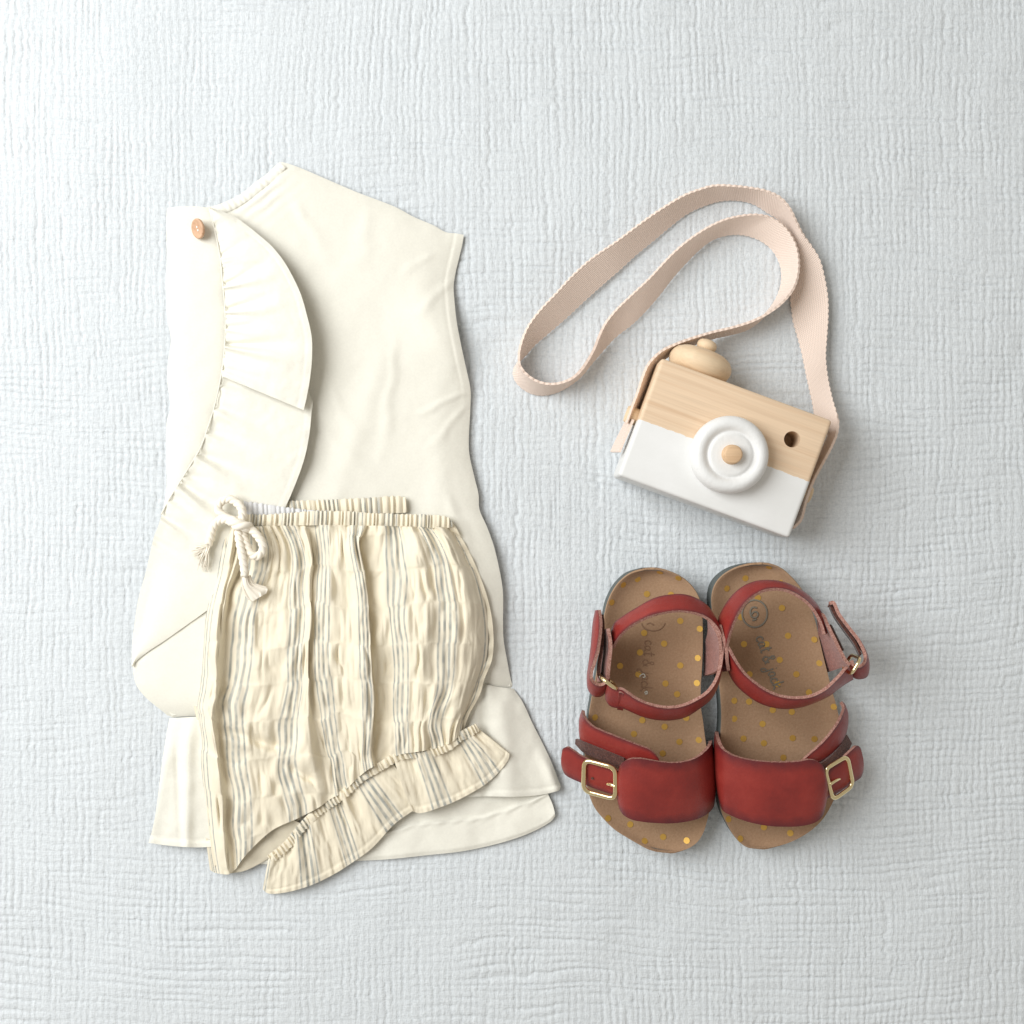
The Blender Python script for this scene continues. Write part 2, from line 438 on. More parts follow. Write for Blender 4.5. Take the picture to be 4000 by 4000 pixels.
# back layer, slightly smaller so that it peeks out only at the edges
us = cluster(60); vsx = np.linspace(0, 1, 110)
g = coons(NECK, WAIST, LEFTB, RIGHT, 60, 110, us, vsx); cx, cy = 1300, 1800
g = np.stack([cx + (g[..., 0] - cx) * .985, cy + (g[..., 1] - cy) * .99], -1)
z = 1.0 + .3 * wr(g[..., 0], g[..., 1], 91)
sheet('back_panel', PP(np.dstack([g, z])), .5, M['cream_in'], blouse)

def front_z(u, v, px, py):
    e = np.minimum(u, 1 - u) * 160
    ev = np.minimum(v, 1.2) * 270
    z = 2.1 + 4.9 * (1 - np.exp(-e / 9)) * (1 - .75 * np.exp(-ev / 9)) + .28 * wr(px, py, 47, 11)
    z -= 3.6 * np.exp(-np.clip(1 - v, 0, 1) * 270 / 7)
    z += 6.2 * np.exp(-((v - .235) / .085) ** 2) * sst(.72, 1.0, u)          # lifted armhole
    z += 3.0 * np.exp(-((v - .75) / .22) ** 2) * sst(.7, 1.0, u)
    z += .7 * wr(px, py, 41, 45) * sst(0, .1, 1 - u)
    # armhole and neck hems
    wmm = (1 - u) * 165
    z += (.3 * (1 - sst(3.4, 5.2, wmm)) - .12 * np.exp(-((wmm - 5.2) / .9) ** 2)) * (1 - sst(.28, .4, v))
    # gathers at the neck
    s = np.exp(-((px - 1000) / 120) ** 2 - ((py - 740) / 95) ** 2)
    z += .6 * s * np.sin((px * .62 + py * .78) * .16 + 1.2 * wr(px, py, 44, 10))
    # long soft creases down the body
    z += .8 * np.exp(-((px - 1500 + .35 * (py - 1400)) / 45) ** 2) * sst(1150, 1500, py) + .9 * np.exp(-((px - 1690 - .06 * (py - 1400)) / 60) ** 2) * sst(1300, 1800, py)
    for (x0, y0), (x1, y1), am, wd in (((1832, 1540), (1600, 1630), .7, 12), ((1835, 1585), (1660, 1770), .6, 16), ((1240, 1650), (1500, 1900), .6, 30), ((1150, 760), (1300, 1050), .6, 24), ((1450, 800), (1400, 1100), .5, 32), ((1780, 1100), (1600, 1250), .7, 20), ((1560, 1300), (1480, 1850), .8, 24), ((1750, 1900), (1890, 2350), 1.0, 28), ((1700, 1000), (1560, 1080), .5, 16), ((1300, 1500), (1400, 1750), .5, 22)):
        dx, dy = x1 - x0, y1 - y0; l = math.hypot(dx, dy); dx /= l; dy /= l
        a = (px - x0) * dx + (py - y0) * dy; b = (px - x0) * -dy + (py - y0) * dx + 22 * (vn(a / 90., a * 0, 3) - .5)
        z = z + am * np.exp(-(b / (wd * (.6 + .8 * np.clip(a / l, 0, 1)))) ** 2) * sst(-20, .25 * l, a) * (1 - sst(.6 * l, l + 20, a))
    return z
us = cluster(150, .6); vsx = np.linspace(0, 1, 250)
g = coons(NECK, WAIST, LEFTB, RIGHT, 150, 250, us, vsx)
U, Vv = np.meshgrid(us, vsx)
zf = front_z(U, Vv, g[..., 0], g[..., 1])
sheet('front_panel', PP(np.dstack([g, zf])), .6, M['cream'], blouse)
FRONT = np.dstack([g, zf])[::2, ::2].reshape(-1, 3)
def front_height(x, y):
    out = np.empty(x.shape)
    for k in np.ndindex(x.shape[:1]):
        d = (FRONT[None, :, 0] - x[k][:, None]) ** 2 + (FRONT[None, :, 1] - y[k][:, None]) ** 2
        out[k] = FRONT[np.argmin(d, 1), 2]
    return out

# gathered binding round the neck opening
NB = [(822, 809), (888, 787), (950, 754), (992, 718), (1049, 677), (1075, 651), (1096, 637)]
NB2 = [(842, 842), (902, 822), (968, 784), (1016, 745), (1070, 703), (1098, 676), (1118, 655)]
sN = np.linspace(0, 1, 140); tN = np.linspace(0, 1, 14)
g = spline(NB, ts=sN)[None] * (1 - tN[:, None, None]) + spline(NB2, ts=sN)[None] * tN[:, None, None]
dN = np.abs((sN * 13 + 1.2 * vn(sN * 7, sN * 0, 4)) % 1 - .5) * 2
z = 3.6 + 1.6 * tN[:, None] + .8 * np.sin(np.pi * tN)[:, None] + (.75 * dN * (.35 + .65 * vn(sN * 9, sN * 0, 6)))[None] * (.4 + .6 * np.sin(np.pi * tN))[:, None]
sheet('neck_binding', PP(np.dstack([g, z])), .6, M['cream'], blouse)

# placket strip at the folded left side
SEAM = [(818, 812), (842, 912), (860, 1005), (870, 1104), (879, 1200), (881, 1290), (876, 1378), (866, 1455), (852, 1530), (836, 1595), (811, 1675), (784, 1748), (740, 1823), (698, 1890), (655, 1960), (630, 2010)]
PLEFT = [(653, 813), (650, 860), (652, 1016), (648, 1110), (655, 1249), (668, 1326), (658, 1404), (653, 1480), (666, 1590), (652, 1647), (649, 1760), (652, 1864), (649, 1926), (640, 1975), (630, 2010)]
tl = np.linspace(0, 1, 130)
L = spline(PLEFT, ts=tl); Rr = spline(SEAM, ts=tl)
uu = cluster(46, .7)
g = L[:, None] * (1 - uu[None, :, None]) + Rr[:, None] * uu[None, :, None]
g[:8, :, 1] -= (1 - np.linspace(0, 1, 8))[:, None] * (np.sin(np.pi * uu) * 7)[None]
U, Vv = np.meshgrid(uu, tl)
wid = np.linalg.norm(Rr - L, axis=1)[:, None] * .141
dl = U * wid; dr = (1 - U) * wid
z = 2.6 + 6.9 * (1 - np.exp(-dl / 6)) - 1.2 * np.exp(-dr / 3.0) + .7 * wr(g[..., 0], g[..., 1], 51, 18) + .6 * np.sin(g[..., 1] / 40.) * np.exp(-dl / 12)
z += .35 * (1 - sst(.010, .016, Vv)); z *= .75 + .25 * sst(0, .04, Vv)
sheet('placket', PP(np.dstack([g, z])), .9, M['cream'], blouse)
# piped seam beside the ruffle
pth = spline([(a, b, 10.0) for a, b in SEAM], 200); pth[:, 2] -= 2.0 * np.clip((np.arange(200) - 150) / 50, 0, 1); pth[:6, 2] -= np.linspace(1.5, 0, 6)
Vt, Ft = tube(PP(pth), .42, 8); mk('seam', Vt, Ft, M['cream'], blouse)

def ruffle(name, inner, outer, creases, zin, zout, seed, lift=None, ns=260, nt=60, mats=None, hem=3.0, fade=.75, parent=None, t=.5, rest=False):
    """gathered strip: inner seam -> outer edge; creases: list of (s, depth, lean, reach)"""
    s = np.linspace(0, 1, ns); t_ = np.linspace(0, 1, nt)
    I = spline(inner, ts=s); O = spline(outer, ts=s)
    g = I[:, None] * (1 - t_[None, :, None]) + O[:, None] * t_[None, :, None]
    Sg, T = np.meshgrid(s, t_, indexing='ij')
    zi = np.interp(s, np.linspace(0, 1, len(zin)), zin)[:, None]; zo = np.interp(s, np.linspace(0, 1, len(zout)), zout)[:, None]
    z = zi * (1 - T) + zo * T + 2.6 * np.sin(np.pi * T) * (1 if lift is None else lift)
    for s0, dep, lean, reach in creases:
        sc = s0 + lean * T
        dd = (Sg - sc) / (.010 + .038 * T)
        prof = 1.55 * dd * np.exp(-.62 * dd ** 2)
        z += 1.25 * dep * prof * (1 - .9 * sst(reach * .15, reach, T))
    z += 1.1 * (vn(Sg * 15 + .6 * vn(Sg * 5, T * 2, seed), T * .8, seed + 5) - .5) * 2 * (1 - .5 * T) * sst(0, .08, T)
    z += .9 * (np.abs(2 * vn(Sg * 44 + .8 * vn(Sg * 20, T * 3, seed + 9), T * 1.4, seed + 8) - 1) - .5) * np.exp(-T * 5.5)
    z += .55 * wr(g[..., 0], g[..., 1], seed, 9) * sst(0, .1, T)
    wmm = np.linalg.norm(O - I, axis=1)[:, None] * .141 * (1 - T)
    wide = sst(12, 30, np.linalg.norm(O - I, axis=1)[:, None] * .141)
    z += wide * .22 * (1 - sst(hem, hem + 1.2, wmm)) - wide * .18 * np.exp(-((wmm - hem - .8) / .7) ** 2)
    if rest:                                   # lower end lies flat on the front panel
        k0 = int(ns * .5); w_ = sst(.52, .74, Sg[k0:])
        zf_ = front_height(g[k0:, :, 0], g[k0:, :, 1]); kk_ = np.ones(9) / 9
        zf_ = np.apply_along_axis(lambda r_: np.convolve(np.pad(r_, 4, mode='edge'), kk_, 'valid'), 0, zf_)
        zf_ = np.apply_along_axis(lambda r_: np.convolve(np.pad(r_, 4, mode='edge'), kk_, 'valid'), 1, zf_)
        z[k0:] = z[k0:] * (1 - w_) + w_ * (zf_ + 1.0 + 1.3 * np.sin(np.pi * T[k0:]) + .4 * wr(g[k0:, :, 0], g[k0:, :, 1], seed, 14))
    V = PP(np.dstack([g, z])).transpose(1, 0, 2)
    return sheet(name, V, t, mats or M['cream'], parent or blouse)

# upper ruffle, its lower end folds over the next part
UO = [(822, 812), (862, 824), (914, 845), (966, 881), (1018, 923), (1059, 959), (1106, 1016), (1142, 1078), (1173, 1145), (1199, 1233), (1217, 1316), (1218, 1404), (1210, 1482), (1200, 1540), (1186, 1602)]
UI = [(818, 812), (842, 912), (860, 1005), (870, 1104), (879, 1200), (881, 1290), (876, 1378), (868, 1440), (864, 1468)]
ruffle('ruffle', UI, UO, [(.12, .5, .06, .5), (.30, 1.0, -.06, .7), (.47, 2.0, -.10, .95), (.615, 2.0, -.09, .9), (.72, 1.2, -.06, .6), (.82, 2.6, -.06, 1.15), (.965, .9, .0, .8)],
       [9.6, 9.6, 9.8, 10, 10], [10, 15, 19, 20, 18], 61)
# lower ruffle running down to the left tip
LO = [(1206, 1530), (1221, 1574), (1217, 1610), (1208, 1698), (1190, 1786), (1164, 1864), (1128, 1952), (1060, 2090), (950, 2260), (860, 2345), (792, 2397), (719, 2449), (640, 2505), (578, 2546), (531, 2585), (518, 2605)]
LI = [(868, 1445), (852, 1530), (836, 1595), (811, 1675), (784, 1748), (740, 1823), (698, 1890), (652, 1962), (632, 2010), (620, 2050), (602, 2095), (588, 2155), (569, 2237), (543, 2330), (528, 2418), (516, 2530), (515, 2600)]
ruffle('ruffle', LI, LO, [(.05, .8, .0, .7), (.125, 1.6, .05, .9), (.205, 1.2, .04, .5), (.285, 2.2, .06, .75), (.365, 1.2, .04, .4), (.395, 2.2, .10, .9), (.455, 1.0, .06, .5), (.515, 1.6, .08, .6), (.60, 1.2, .06, .5)],
       [7.5, 9, 9.5, 9, 7.5, 6.5, 6, 5.5, 4.0], [11, 15, 14, 12, 10.5, 9.5, 8.3, 7.2, 5.8, 3.6], 63, lift=.5, rest=True)
# underside of the ruffle tip showing below its hem
# peplum, front layer
PT = [(662, 2806), (759, 2800), (1100, 2780), (1500, 2720), (1879, 2672), (1950, 2684), (2006, 2690)]
PB = [(580, 3292), (640, 3301), (700, 3307), (780, 3310), (1000, 3290), (1300, 3200), (1600, 3140), (1861, 3112), (2026, 3112), (2130, 3102), (2184, 3088)]
PL = [(662, 2806), (650, 2873), (635, 2966), (619, 3095), (604, 3199), (588, 3266), (580, 3292)]
PR = [(2006, 2690), (2042, 2743), (2078, 2821), (2120, 2904), (2156, 2981), (2182, 3049), (2190, 3072), (2184, 3088)]
us = cluster(170, .45); vsx = np.linspace(0, 1, 70)
g = coons(PT, PB, PL, PR, 170, 70, us, vsx); U, Vv = np.meshgrid(us, vsx); px, py = g[..., 0], g[..., 1]
e = np.minimum(U, 1 - U) * 200
z = 2.3 + 4.2 * (1 - np.exp(-e / 8)) - 1.6 * np.exp(-Vv * 22) - 1.3 * sst(.75, 1, Vv)
z += 2.6 * np.exp(-((px - (735 - .02 * (py - 2850) )) / 26) ** 2) * sst(0, .2, Vv) + 2.0 * np.exp(-((px - 640 + .2 * (py - 3000)) / 30) ** 2) * sst(.05, .4, Vv) - 1.5 * np.exp(-((px - 690 - .05 * (py - 2900)) / 14) ** 2) * sst(.1, .4, Vv)
z += 2.5 * np.exp(-((px - 1960 - .12 * (py - 2850)) / 50) ** 2) * sst(.02, .3, Vv) - 1.6 * np.exp(-((px - 1890 - .02 * (py - 2850)) / 16) ** 2) + 3.4 * np.exp(-((px - 2150 - .4 * (py - 3020)) / 28) ** 2) * sst(.55, .85, Vv)
z += .7 * wr(px, py, 71, 12) * sst(.02, .2, Vv) + .9 * np.sin(px / 13 + 2 * wr(px, py, 73, 20)) * np.exp(-Vv * 9) * .6
z += .45 * (1 - sst(.035, .05, 1 - Vv)) - .3 * np.exp(-(((1 - Vv) - .06) / .01) ** 2)
sheet('peplum', PP(np.dstack([g, z])), .6, M['cream'], blouse)
# waist seam
pth = spline([(a, b + 3, 5.0) for a, b in PT], 160); pth[:, 2] += .6
# peplum, back layer below it
BT = [(1000, 3200), (1400, 3110), (1700, 3060), (1900, 3040), (2110, 3030)]
BB = [(1000, 3376), (1200, 3374), (1415, 3362), (1509, 3357), (1664, 3341), (1819, 3323), (1975, 3287), (2078, 3250), (2151, 3209), (2169, 3188)]
BLs = [(1000, 3200), (1000, 3376)]; BR_ = [(2110, 3030), (2140, 3100), (2161, 3150), (2169, 3188)]
us = cluster(120, .4); vsx = np.linspace(0, 1, 60)
g = coons(BT, BB, BLs, BR_, 120, 60, us, vsx); U, Vv = np.meshgrid(us, vsx); px, py = g[..., 0], g[..., 1]
# the turned-up facing ends on a curve parallel to the hem
fac = np.interp(px, [1000, 1415, 1550, 1612, 1742, 1861, 1975, 2088, 2170], [3300, 3270, 3240, 3219, 3204, 3196, 3163, 3121, 3085])
z = 1.8 + .9 * sst(-6, 6, py - fac) + .5 * np.exp(-((py - fac - 4) / 9) ** 2) + .8 * wr(px, py, 81, 12) + 1.0 * sst(.5, 1, Vv) * (1 - sst(.94, 1, Vv)) + .6 * np.sin(px / 35 + 1) * sst(.5, 1, Vv)
z += .35 * np.sin((px + py) / 9.) * np.exp(-((py - fac - 8) / 12) ** 2)
sheet('peplum', PP(np.dstack([g, np.maximum(z, 1.1)])), .5, (M['cream'], M['cream'], M['cream']), blouse)

# button, sewn on loosely so that it leans
bc = P(775, 893, 12.4)
ax_long = np.array([.33, -.94, 0]); ax_long /= np.linalg.norm(ax_long)
perp = np.array([-.94, -.33, 0]); tilt = math.radians(45)
bn = perp * math.sin(tilt) + np.array([0, 0, 1]) * math.cos(tilt)
Vb, Fb = lathe([(0.01, -.9), (4.6, -.9), (5.3, -.4), (5.4, .5), (5.1, 1.0), (4.5, 1.0), (4.0, .55), (1.6, .5), (.01, .5)], bc, bn, 40)
button = mk('button', Vb, Fb, M['button'], blouse)
for sgn in (-1, 1):
    Vb, Fb = lathe([(0.01, .45), (.62, .47), (.62, .72), (.3, .85), (.01, .85)], bc + ax_long * .0009 * sgn, bn, 12)
    mk('button_thread', Vb, Fb, M['thread'], button)
Vb, Fb = tube(np.stack([bc - bn * .0006, bc - bn * .003 + np.array([0, 0, -.001]), P(778, 893, 8.6)]), .7, 8); mk('thread_shank', Vb, Fb, M['thread'], button)

# ------------------------------------------------------------------ striped shorts
shorts = empty('shorts', tuple(P(1350, 2700, 8)), 'beige cotton bloomers with grey stripes and a rope bow, on the blouse', 'shorts')
# lengthwise lines of the cloth: fabric coordinate -> polyline of (px, py)
COLS = {
 .62: [(862, 2070), (845, 2120), (828, 2220), (800, 2330), (784, 2430), (778, 2560), (766, 2690), (757, 2757), (766, 2800), (776, 2900), (773, 2966), (782, 3060), (788, 3140), (797, 3230), (808, 3310), (820, 3398)],
 1.0: [(882, 2066), (868, 2120), (850, 2220), (825, 2330), (808, 2430), (800, 2560), (788, 2690), (778, 2757), (784, 2800), (792, 2900), (792, 2966), (800, 3060), (806, 3140), (815, 3230), (824, 3310), (842, 3410)],
 1.45: [(930, 2058), (920, 2120), (908, 2220), (876, 2330), (862, 2430), (852, 2560), (838, 2690), (826, 2757), (826, 2836), (842, 2920), (856, 3018), (866, 3121), (872, 3225), (878, 3320), (888, 3416)],
 1.72: [(965, 2056), (958, 2130), (945, 2220), (908, 2330), (890, 2430), (884, 2560), (872, 2690), (850, 2757), (852, 2836), (868, 2920), (884, 3018), (894, 3121), (902, 3225), (908, 3310), (915, 3400)],
 2.0: [(1003, 2056), (1016, 2130), (1012, 2220), (978, 2330), (952, 2430), (948, 2520), (948, 2600), (925, 2707), (910, 2760), (906, 2836), (922, 2914), (935, 3018), (945, 3121), (955, 3225), (951, 3300), (948, 3355)],
 2.5: [(1060, 2054), (1088, 2130), (1088, 2220), (1068, 2330), (1056, 2430), (1052, 2560), (1048, 2690), (1030, 2760), (1015, 2836), (1022, 2914), (1035, 3018), (1052, 3121), (1062, 3190), (1069, 3240)],
 3.0: [(1125, 2053), (1160, 2130), (1171, 2220), (1168, 2330), (1165, 2430), (1160, 2560), (1152, 2690), (1136, 2770), (1125, 2830), (1127, 2914), (1115, 2992), (1142, 3069), (1160, 3140), (1165, 3196)],
 3.45: [(1188, 2052), (1212, 2130), (1219, 2220), (1216, 2330), (1212, 2430), (1208, 2560), (1206, 2690), (1202, 2770), (1202, 2830), (1212, 2914), (1226, 2992), (1240, 3069), (1250, 3120), (1255, 3148)],
 3.62: [(1205, 2052), (1222, 2130), (1226, 2220), (1222, 2330), (1217, 2430), (1214, 2560), (1216, 2690), (1224, 2770), (1236, 2850), (1252, 2930), (1268, 2995), (1280, 3060), (1285, 3125)],
 4.0: [(1255, 2051), (1264, 2130), (1268, 2226), (1264, 2330), (1259, 2430), (1256, 2540), (1264, 2655), (1275, 2760), (1290, 2870), (1306, 2966), (1326, 3060), (1335, 3098)],
 4.5: [(1325, 2051), (1330, 2130), (1336, 2220), (1345, 2330), (1348, 2430), (1346, 2560), (1350, 2690), (1360, 2790), (1372, 2870), (1385, 2950), (1395, 3042)],
 5.0: [(1390, 2052), (1386, 2130), (1400, 2220), (1418, 2330), (1424, 2430), (1430, 2560), (1437, 2690), (1440, 2790), (1437, 2862), (1430, 2940), (1440, 3005)],
 5.16: [(1412, 2053), (1404, 2130), (1416, 2220), (1434, 2330), (1440, 2430), (1448, 2560), (1455, 2690), (1458, 2790), (1454, 2862), (1448, 2940), (1458, 2996)],
 5.36: [(1440, 2053), (1402, 2130), (1408, 2220), (1424, 2330), (1430, 2430), (1438, 2560), (1446, 2690), (1450, 2790), (1452, 2862), (1456, 2930), (1475, 2988)],
 5.6: [(1472, 2053), (1466, 2130), (1468, 2220), (1476, 2330), (1482, 2430), (1494, 2560), (1506, 2690), (1508, 2790), (1508, 2870), (1510, 2930), (1515, 2968)],
 6.0: [(1530, 2055), (1545, 2130), (1552, 2212), (1550, 2316), (1546, 2419), (1560, 2523), (1566, 2626), (1565, 2756), (1568, 2850), (1575, 2945)],
 6.5: [(1600, 2057), (1635, 2150), (1648, 2260), (1650, 2400), (1650, 2550), (1650, 2700), (1645, 2850), (1640, 2936)],
 7.0: [(1660, 2059), (1690, 2110), (1722, 2180), (1742, 2300), (1745, 2419), (1744, 2575), (1735, 2678), (1715, 2756), (1702, 2830), (1715, 2920)],
 7.5: [(1722, 2060), (1765, 2120), (1806, 2220), (1832, 2340), (1843, 2450), (1840, 2575), (1820, 2680), (1795, 2780), (1772, 2850), (1765, 2900)],
 7.9: [(1764, 2056), (1790, 2093), (1826, 2161), (1862, 2243), (1888, 2331), (1903, 2419), (1906, 2507), (1896, 2590), (1872, 2660), (1843, 2740), (1812, 2806), (1802, 2866)],
}
DZ = {.62: -9.5, 1.0: -3.2, 1.45: 1.4, 1.72: -3.4, 2.0: -.6, 2.5: 1.0, 3.0: .4, 3.45: 2.8, 3.62: -.8, 4.0: .6, 4.5: 1.4, 5.0: 3.2, 5.16: 2.9, 5.36: -2.6, 5.6: -1.4, 6.0: .4, 6.5: 1.8, 7.0: 1.0, 7.5: .2, 7.9: -5.0}
ks = sorted(COLS)
NVs = 224; NUs = 350
tv = np.linspace(0, 1, NVs)
C3 = np.stack([np.concatenate([spline(COLS[k], ts=tv), np.full((NVs, 1), DZ[k])], 1) for k in ks], 1)   # nv, ncol, 3
def pchip_cols(kx, Y, q):
    kx = np.asarray(kx, float); h = np.diff(kx); dl = np.diff(Y, axis=1) / h[None, :, None]
    m = np.zeros_like(Y)
    w1 = 2 * h[1:] + h[:-1]; w2 = h[1:] + 2 * h[:-1]
    a = dl[:, :-1]; b = dl[:, 1:]
    with np.errstate(divide='ignore', invalid='ignore'):
        hm = (w1 + w2)[None, :, None] / (w1[None, :, None] / a + w2[None, :, None] / b)
    m[:, 1:-1] = np.where(a * b > 0, hm, 0); m[:, 0] = dl[:, 0]; m[:, -1] = dl[:, -1]
    i = np.clip(np.searchsorted(kx, q) - 1, 0, len(kx) - 2); t = ((q - kx[i]) / h[i])[None, :, None]; hh = h[i][None, :, None]
    return (2*t**3-3*t**2+1)*Y[:, i] + (t**3-2*t**2+t)*hh*m[:, i] + (-2*t**3+3*t**2)*Y[:, i+1] + (t**3-t**2)*hh*m[:, i+1]
q = np.linspace(ks[0], ks[-1], NUs)
G = pchip_cols(ks, C3, q)
px, py, dz = G[..., 0], G[..., 1], G[..., 2]
Cc, Tv = np.meshgrid(q, tv)
env = sst(0, .10, Tv) * (1 - .55 * sst(.82, 1, Tv))
side = np.clip((Cc - .62) / (7.9 - .62), 0, 1)
base = 11.0 + 7.5 * np.sin(np.pi * np.clip(Tv * .85 + .12, 0, 1)) * (0.45 + .75 * sst(0, .12, side) * (1 - .5 * sst(.86, 1, side)))
base += 2.0 * sst(.35, .8, side) - 4.0 * (1 - sst(.0, .3, side)) * sst(.6, 1, Tv)
z = base + 1.5 * dz * (.3 + .75 * env)
# gathers fanning out from waist and from the leg elastic
gx = px * .141
z += 6.4 * (np.abs(2 * vn(Cc * 3.6 + .7 * vn(Cc * 3, Tv * 4, 5), Tv * 1.3, 6) - 1) - .5) * np.exp(-Tv * 3.2) + 1.6 * (vn(Cc * 9, Tv * 2, 46) - .5) * np.exp(-Tv * 6)
z += 1.3 * (vn(Cc * 8.0, Tv * 3 + 7, 16) - .5) * 2 * sst(.8, 1, Tv) * sst(1.8, 2.4, Cc)
# crepe: short lengthwise puckers, pinched on cross lines
row = py / 148.0 + .10 * np.sin(Cc * 2) + .25 * (vn(Cc * 2.1, Tv * 3, 12) - .5); ri = np.floor(row); rf_ = row - ri
pinch = np.sin(np.pi * rf_) ** .5
ridg = lambda n_: np.abs(2 * n_ - 1)
puck = ridg(vn(Cc * 5.0 + ri * 17.3 + .6 * vn(Cc * 3, Tv * 12, 3), rf_ * .8 + ri * 3.1, 14)) - .5
puck2 = ridg(vn(Cc * 9.0 + ri * 5.3, rf_ * 1.2 + ri * 7.7, 15)) - .5
ingrp = (np.abs(Cc - np.round(Cc)) < .22)
z += pinch * (3.3 * puck + 1.3 * puck2) * np.where(ingrp, .75, 1.0) - .3 * (1 - pinch)
inn = sst(.62, 1.4, Cc) * (1 - sst(7.3, 7.9, Cc)) * (1 - sst(.9, .97, Tv))
px = px + inn * (13 * (vn(Cc * 1.6, row * 1.1, 71) - .5) * sst(.05, .15, Tv) + 9 * (vn(Cc * 2.3 + ri * 3.7, rf_ * 1.2 + ri * 5.1, 72) - .5) * pinch + 5 * (_hash(ri, np.round(Cc), 6) - .5))
z += 2.8 * (fbm(px / 85., py / 210., 18) - .5) * 2
# folds lying across the left leg
def crossfold(z, p0, p1, depth, wid, hi):
    d = np.array(p1, float) - p0; l = np.linalg.norm(d); d /= l; nrm = np.array([-d[1], d[0]])
    a = (px - p0[0]) * d[0] + (py - p0[1]) * d[1]; b = (px - p0[0]) * nrm[0] + (py - p0[1]) * nrm[1]
    w = sst(-30, 30, a) * (1 - sst(l - 30, l + 30, a))
    return z + w * (-depth * np.exp(-((b + wid * .6) / wid) ** 2) + hi * np.exp(-((b - wid * .9) / (wid * 1.2)) ** 2))
z = crossfold(z, (858, 2858), (1095, 2935), 2.4, 20, 1.8)
z = crossfold(z, (1125, 3000), (1225, 3060), 1.6, 16, 1.5)
z = crossfold(z, (760, 2780), (880, 2700), 1.6, 18, 1.2)
z = np.maximum(z, 5.0)
UVs = np.dstack([Cc, Tv * 8])
body = sheet('front_panel', PP(np.dstack([px, py, z])), .5, (M['stripe'], M['stripe_in'], M['stripe']), shorts, uv=UVs)

# back layer: peeks out along the right side
RB = [(1768, 2062), (1797, 2093), (1836, 2161), (1872, 2243), (1903, 2331), (1922, 2419), (1928, 2507), (1921, 2580), (1895, 2645), (1872, 2720), (1836, 2785), (1812, 2850)]
LB = [(885, 2070), (850, 2220), (815, 2400), (790, 2600), (780, 2760), (790, 2900), (800, 3060), (815, 3230), (835, 3385)]
tb = np.linspace(0, 1, 120); Lb = spline(LB, ts=tb); Rb = spline(RB, ts=tb); ub = cluster(80, .6)
g = Lb[:, None] * (1 - ub[None, :, None]) + Rb[:, None] * ub[None, :, None]
U, Vv = np.meshgrid(ub, tb)
z = 9.3 + .8 * np.exp(-((1 - U) * 130 / 6) ** 2) + .6 * np.sin(Vv * 60 + 3 * np.sin(Vv * 9)) * sst(.9, 1, U) - 3 * (1 - U)
z = np.where(U < .5, np.minimum(z, 7.5), z)
sheet('back_panel', PP(np.dstack([g, z])), .5, (M['stripe'], M['stripe_in'], M['stripe']), shorts, uv=np.dstack([1.4 + 6.9 * U, Vv]))

def band(name, top, bottom, cfun, z0, seed, parent, matl, puff=2.4, rib=1.1, pitch=26.0, n=420, m=18, thick=.5):
    """gathered elastic casing: ribs across the band"""
    s = np.linspace(0, 1, n); T = spline(top, ts=s); B = spline(bottom, ts=s); t = np.linspace(0, 1, m)
    g = T[None] * (1 - t[:, None, None]) + B[None] * t[:, None, None]
    px_ = g[..., 0]; py_ = g[..., 1]
    L = np.linalg.norm(np.diff(T, axis=0), axis=1).sum()
    arc_ = s * L / pitch; arc_ = arc_ + 1.1 * (vn(arc_ * .8, arc_ * 0, seed) - .5)
    d = np.abs(arc_ - np.round(arc_)); ribs = (1 - (1 - 2 * d) ** 1.5)[None] ; idx = np.round(arc_ + .5)
    amp = (.5 + .9 * _hash(idx, idx * 0, seed))[None]
    tt = t[:, None]
    z = z0[None] if isinstance(z0, np.ndarray) else z0
    z = z + puff * np.sin(np.pi * np.clip(tt * .9 + .08, 0, 1)) + rib * amp * (ribs - .6) * (.55 + .45 * np.sin(np.pi * tt))
    # the edges scallop with the gathers
    g = g.copy(); nrm = (T - B) / np.maximum(np.linalg.norm(T - B, axis=1, keepdims=True), 1e-6)
    g += nrm[None] * ((ribs - .5) * amp * 5.0 * (1 - tt) ** 2)[..., None]
    UVb = np.dstack([np.broadcast_to(cfun(T)[None], z.shape), np.broadcast_to(tt, z.shape)])
    return sheet(name, PP(np.dstack([g, z])), thick, matl, parent, uv=UVb)

SM = (M['stripe'], M['stripe_in'], M['stripe'])
wb_top = [(905, 2022), (957, 2008), (1009, 2011), (1112, 2006), (1226, 1997), (1356, 1998), (1457, 2005), (1612, 2010), (1716, 2014), (1747, 2020), (1764, 2034)]
wb_bot = [(900, 2066), (968, 2056), (1009, 2055), (1112, 2053), (1278, 2052), (1433, 2054), (1457, 2054), (1612, 2058), (1716, 2063), (1750, 2062), (1768, 2058)]
gx_ = [880, 1003, 1125, 1252, 1395, 1528, 1655, 1770]; gc_ = [1.0, 2, 3, 4, 5, 6, 7, 7.9]
band('waistband', wb_top, wb_bot, lambda T: np.interp(T[:, 0], gx_, gc_), 14.0, 3, shorts, SM, puff=1.0, rib=1.9, pitch=21)
bb_top = [(946, 1953), (1019, 1956), (1112, 1957), (1250, 1954), (1405, 1947), (1560, 1939), (1580, 1943), (1586, 1950)]
bb_bot = [(960, 2000), (1019, 2012), (1112, 2014), (1250, 2010), (1405, 2008), (1560, 2004), (1584, 2002), (1590, 1998)]
band('waistband', bb_top, bb_bot, lambda T: np.interp(T[:, 0], [940, 1010, 1146, 1294, 1432, 1600], [1.4, 2, 3, 4, 5, 5.62]), 9.5, 5, shorts, SM, puff=.9, rib=1.5, pitch=23)
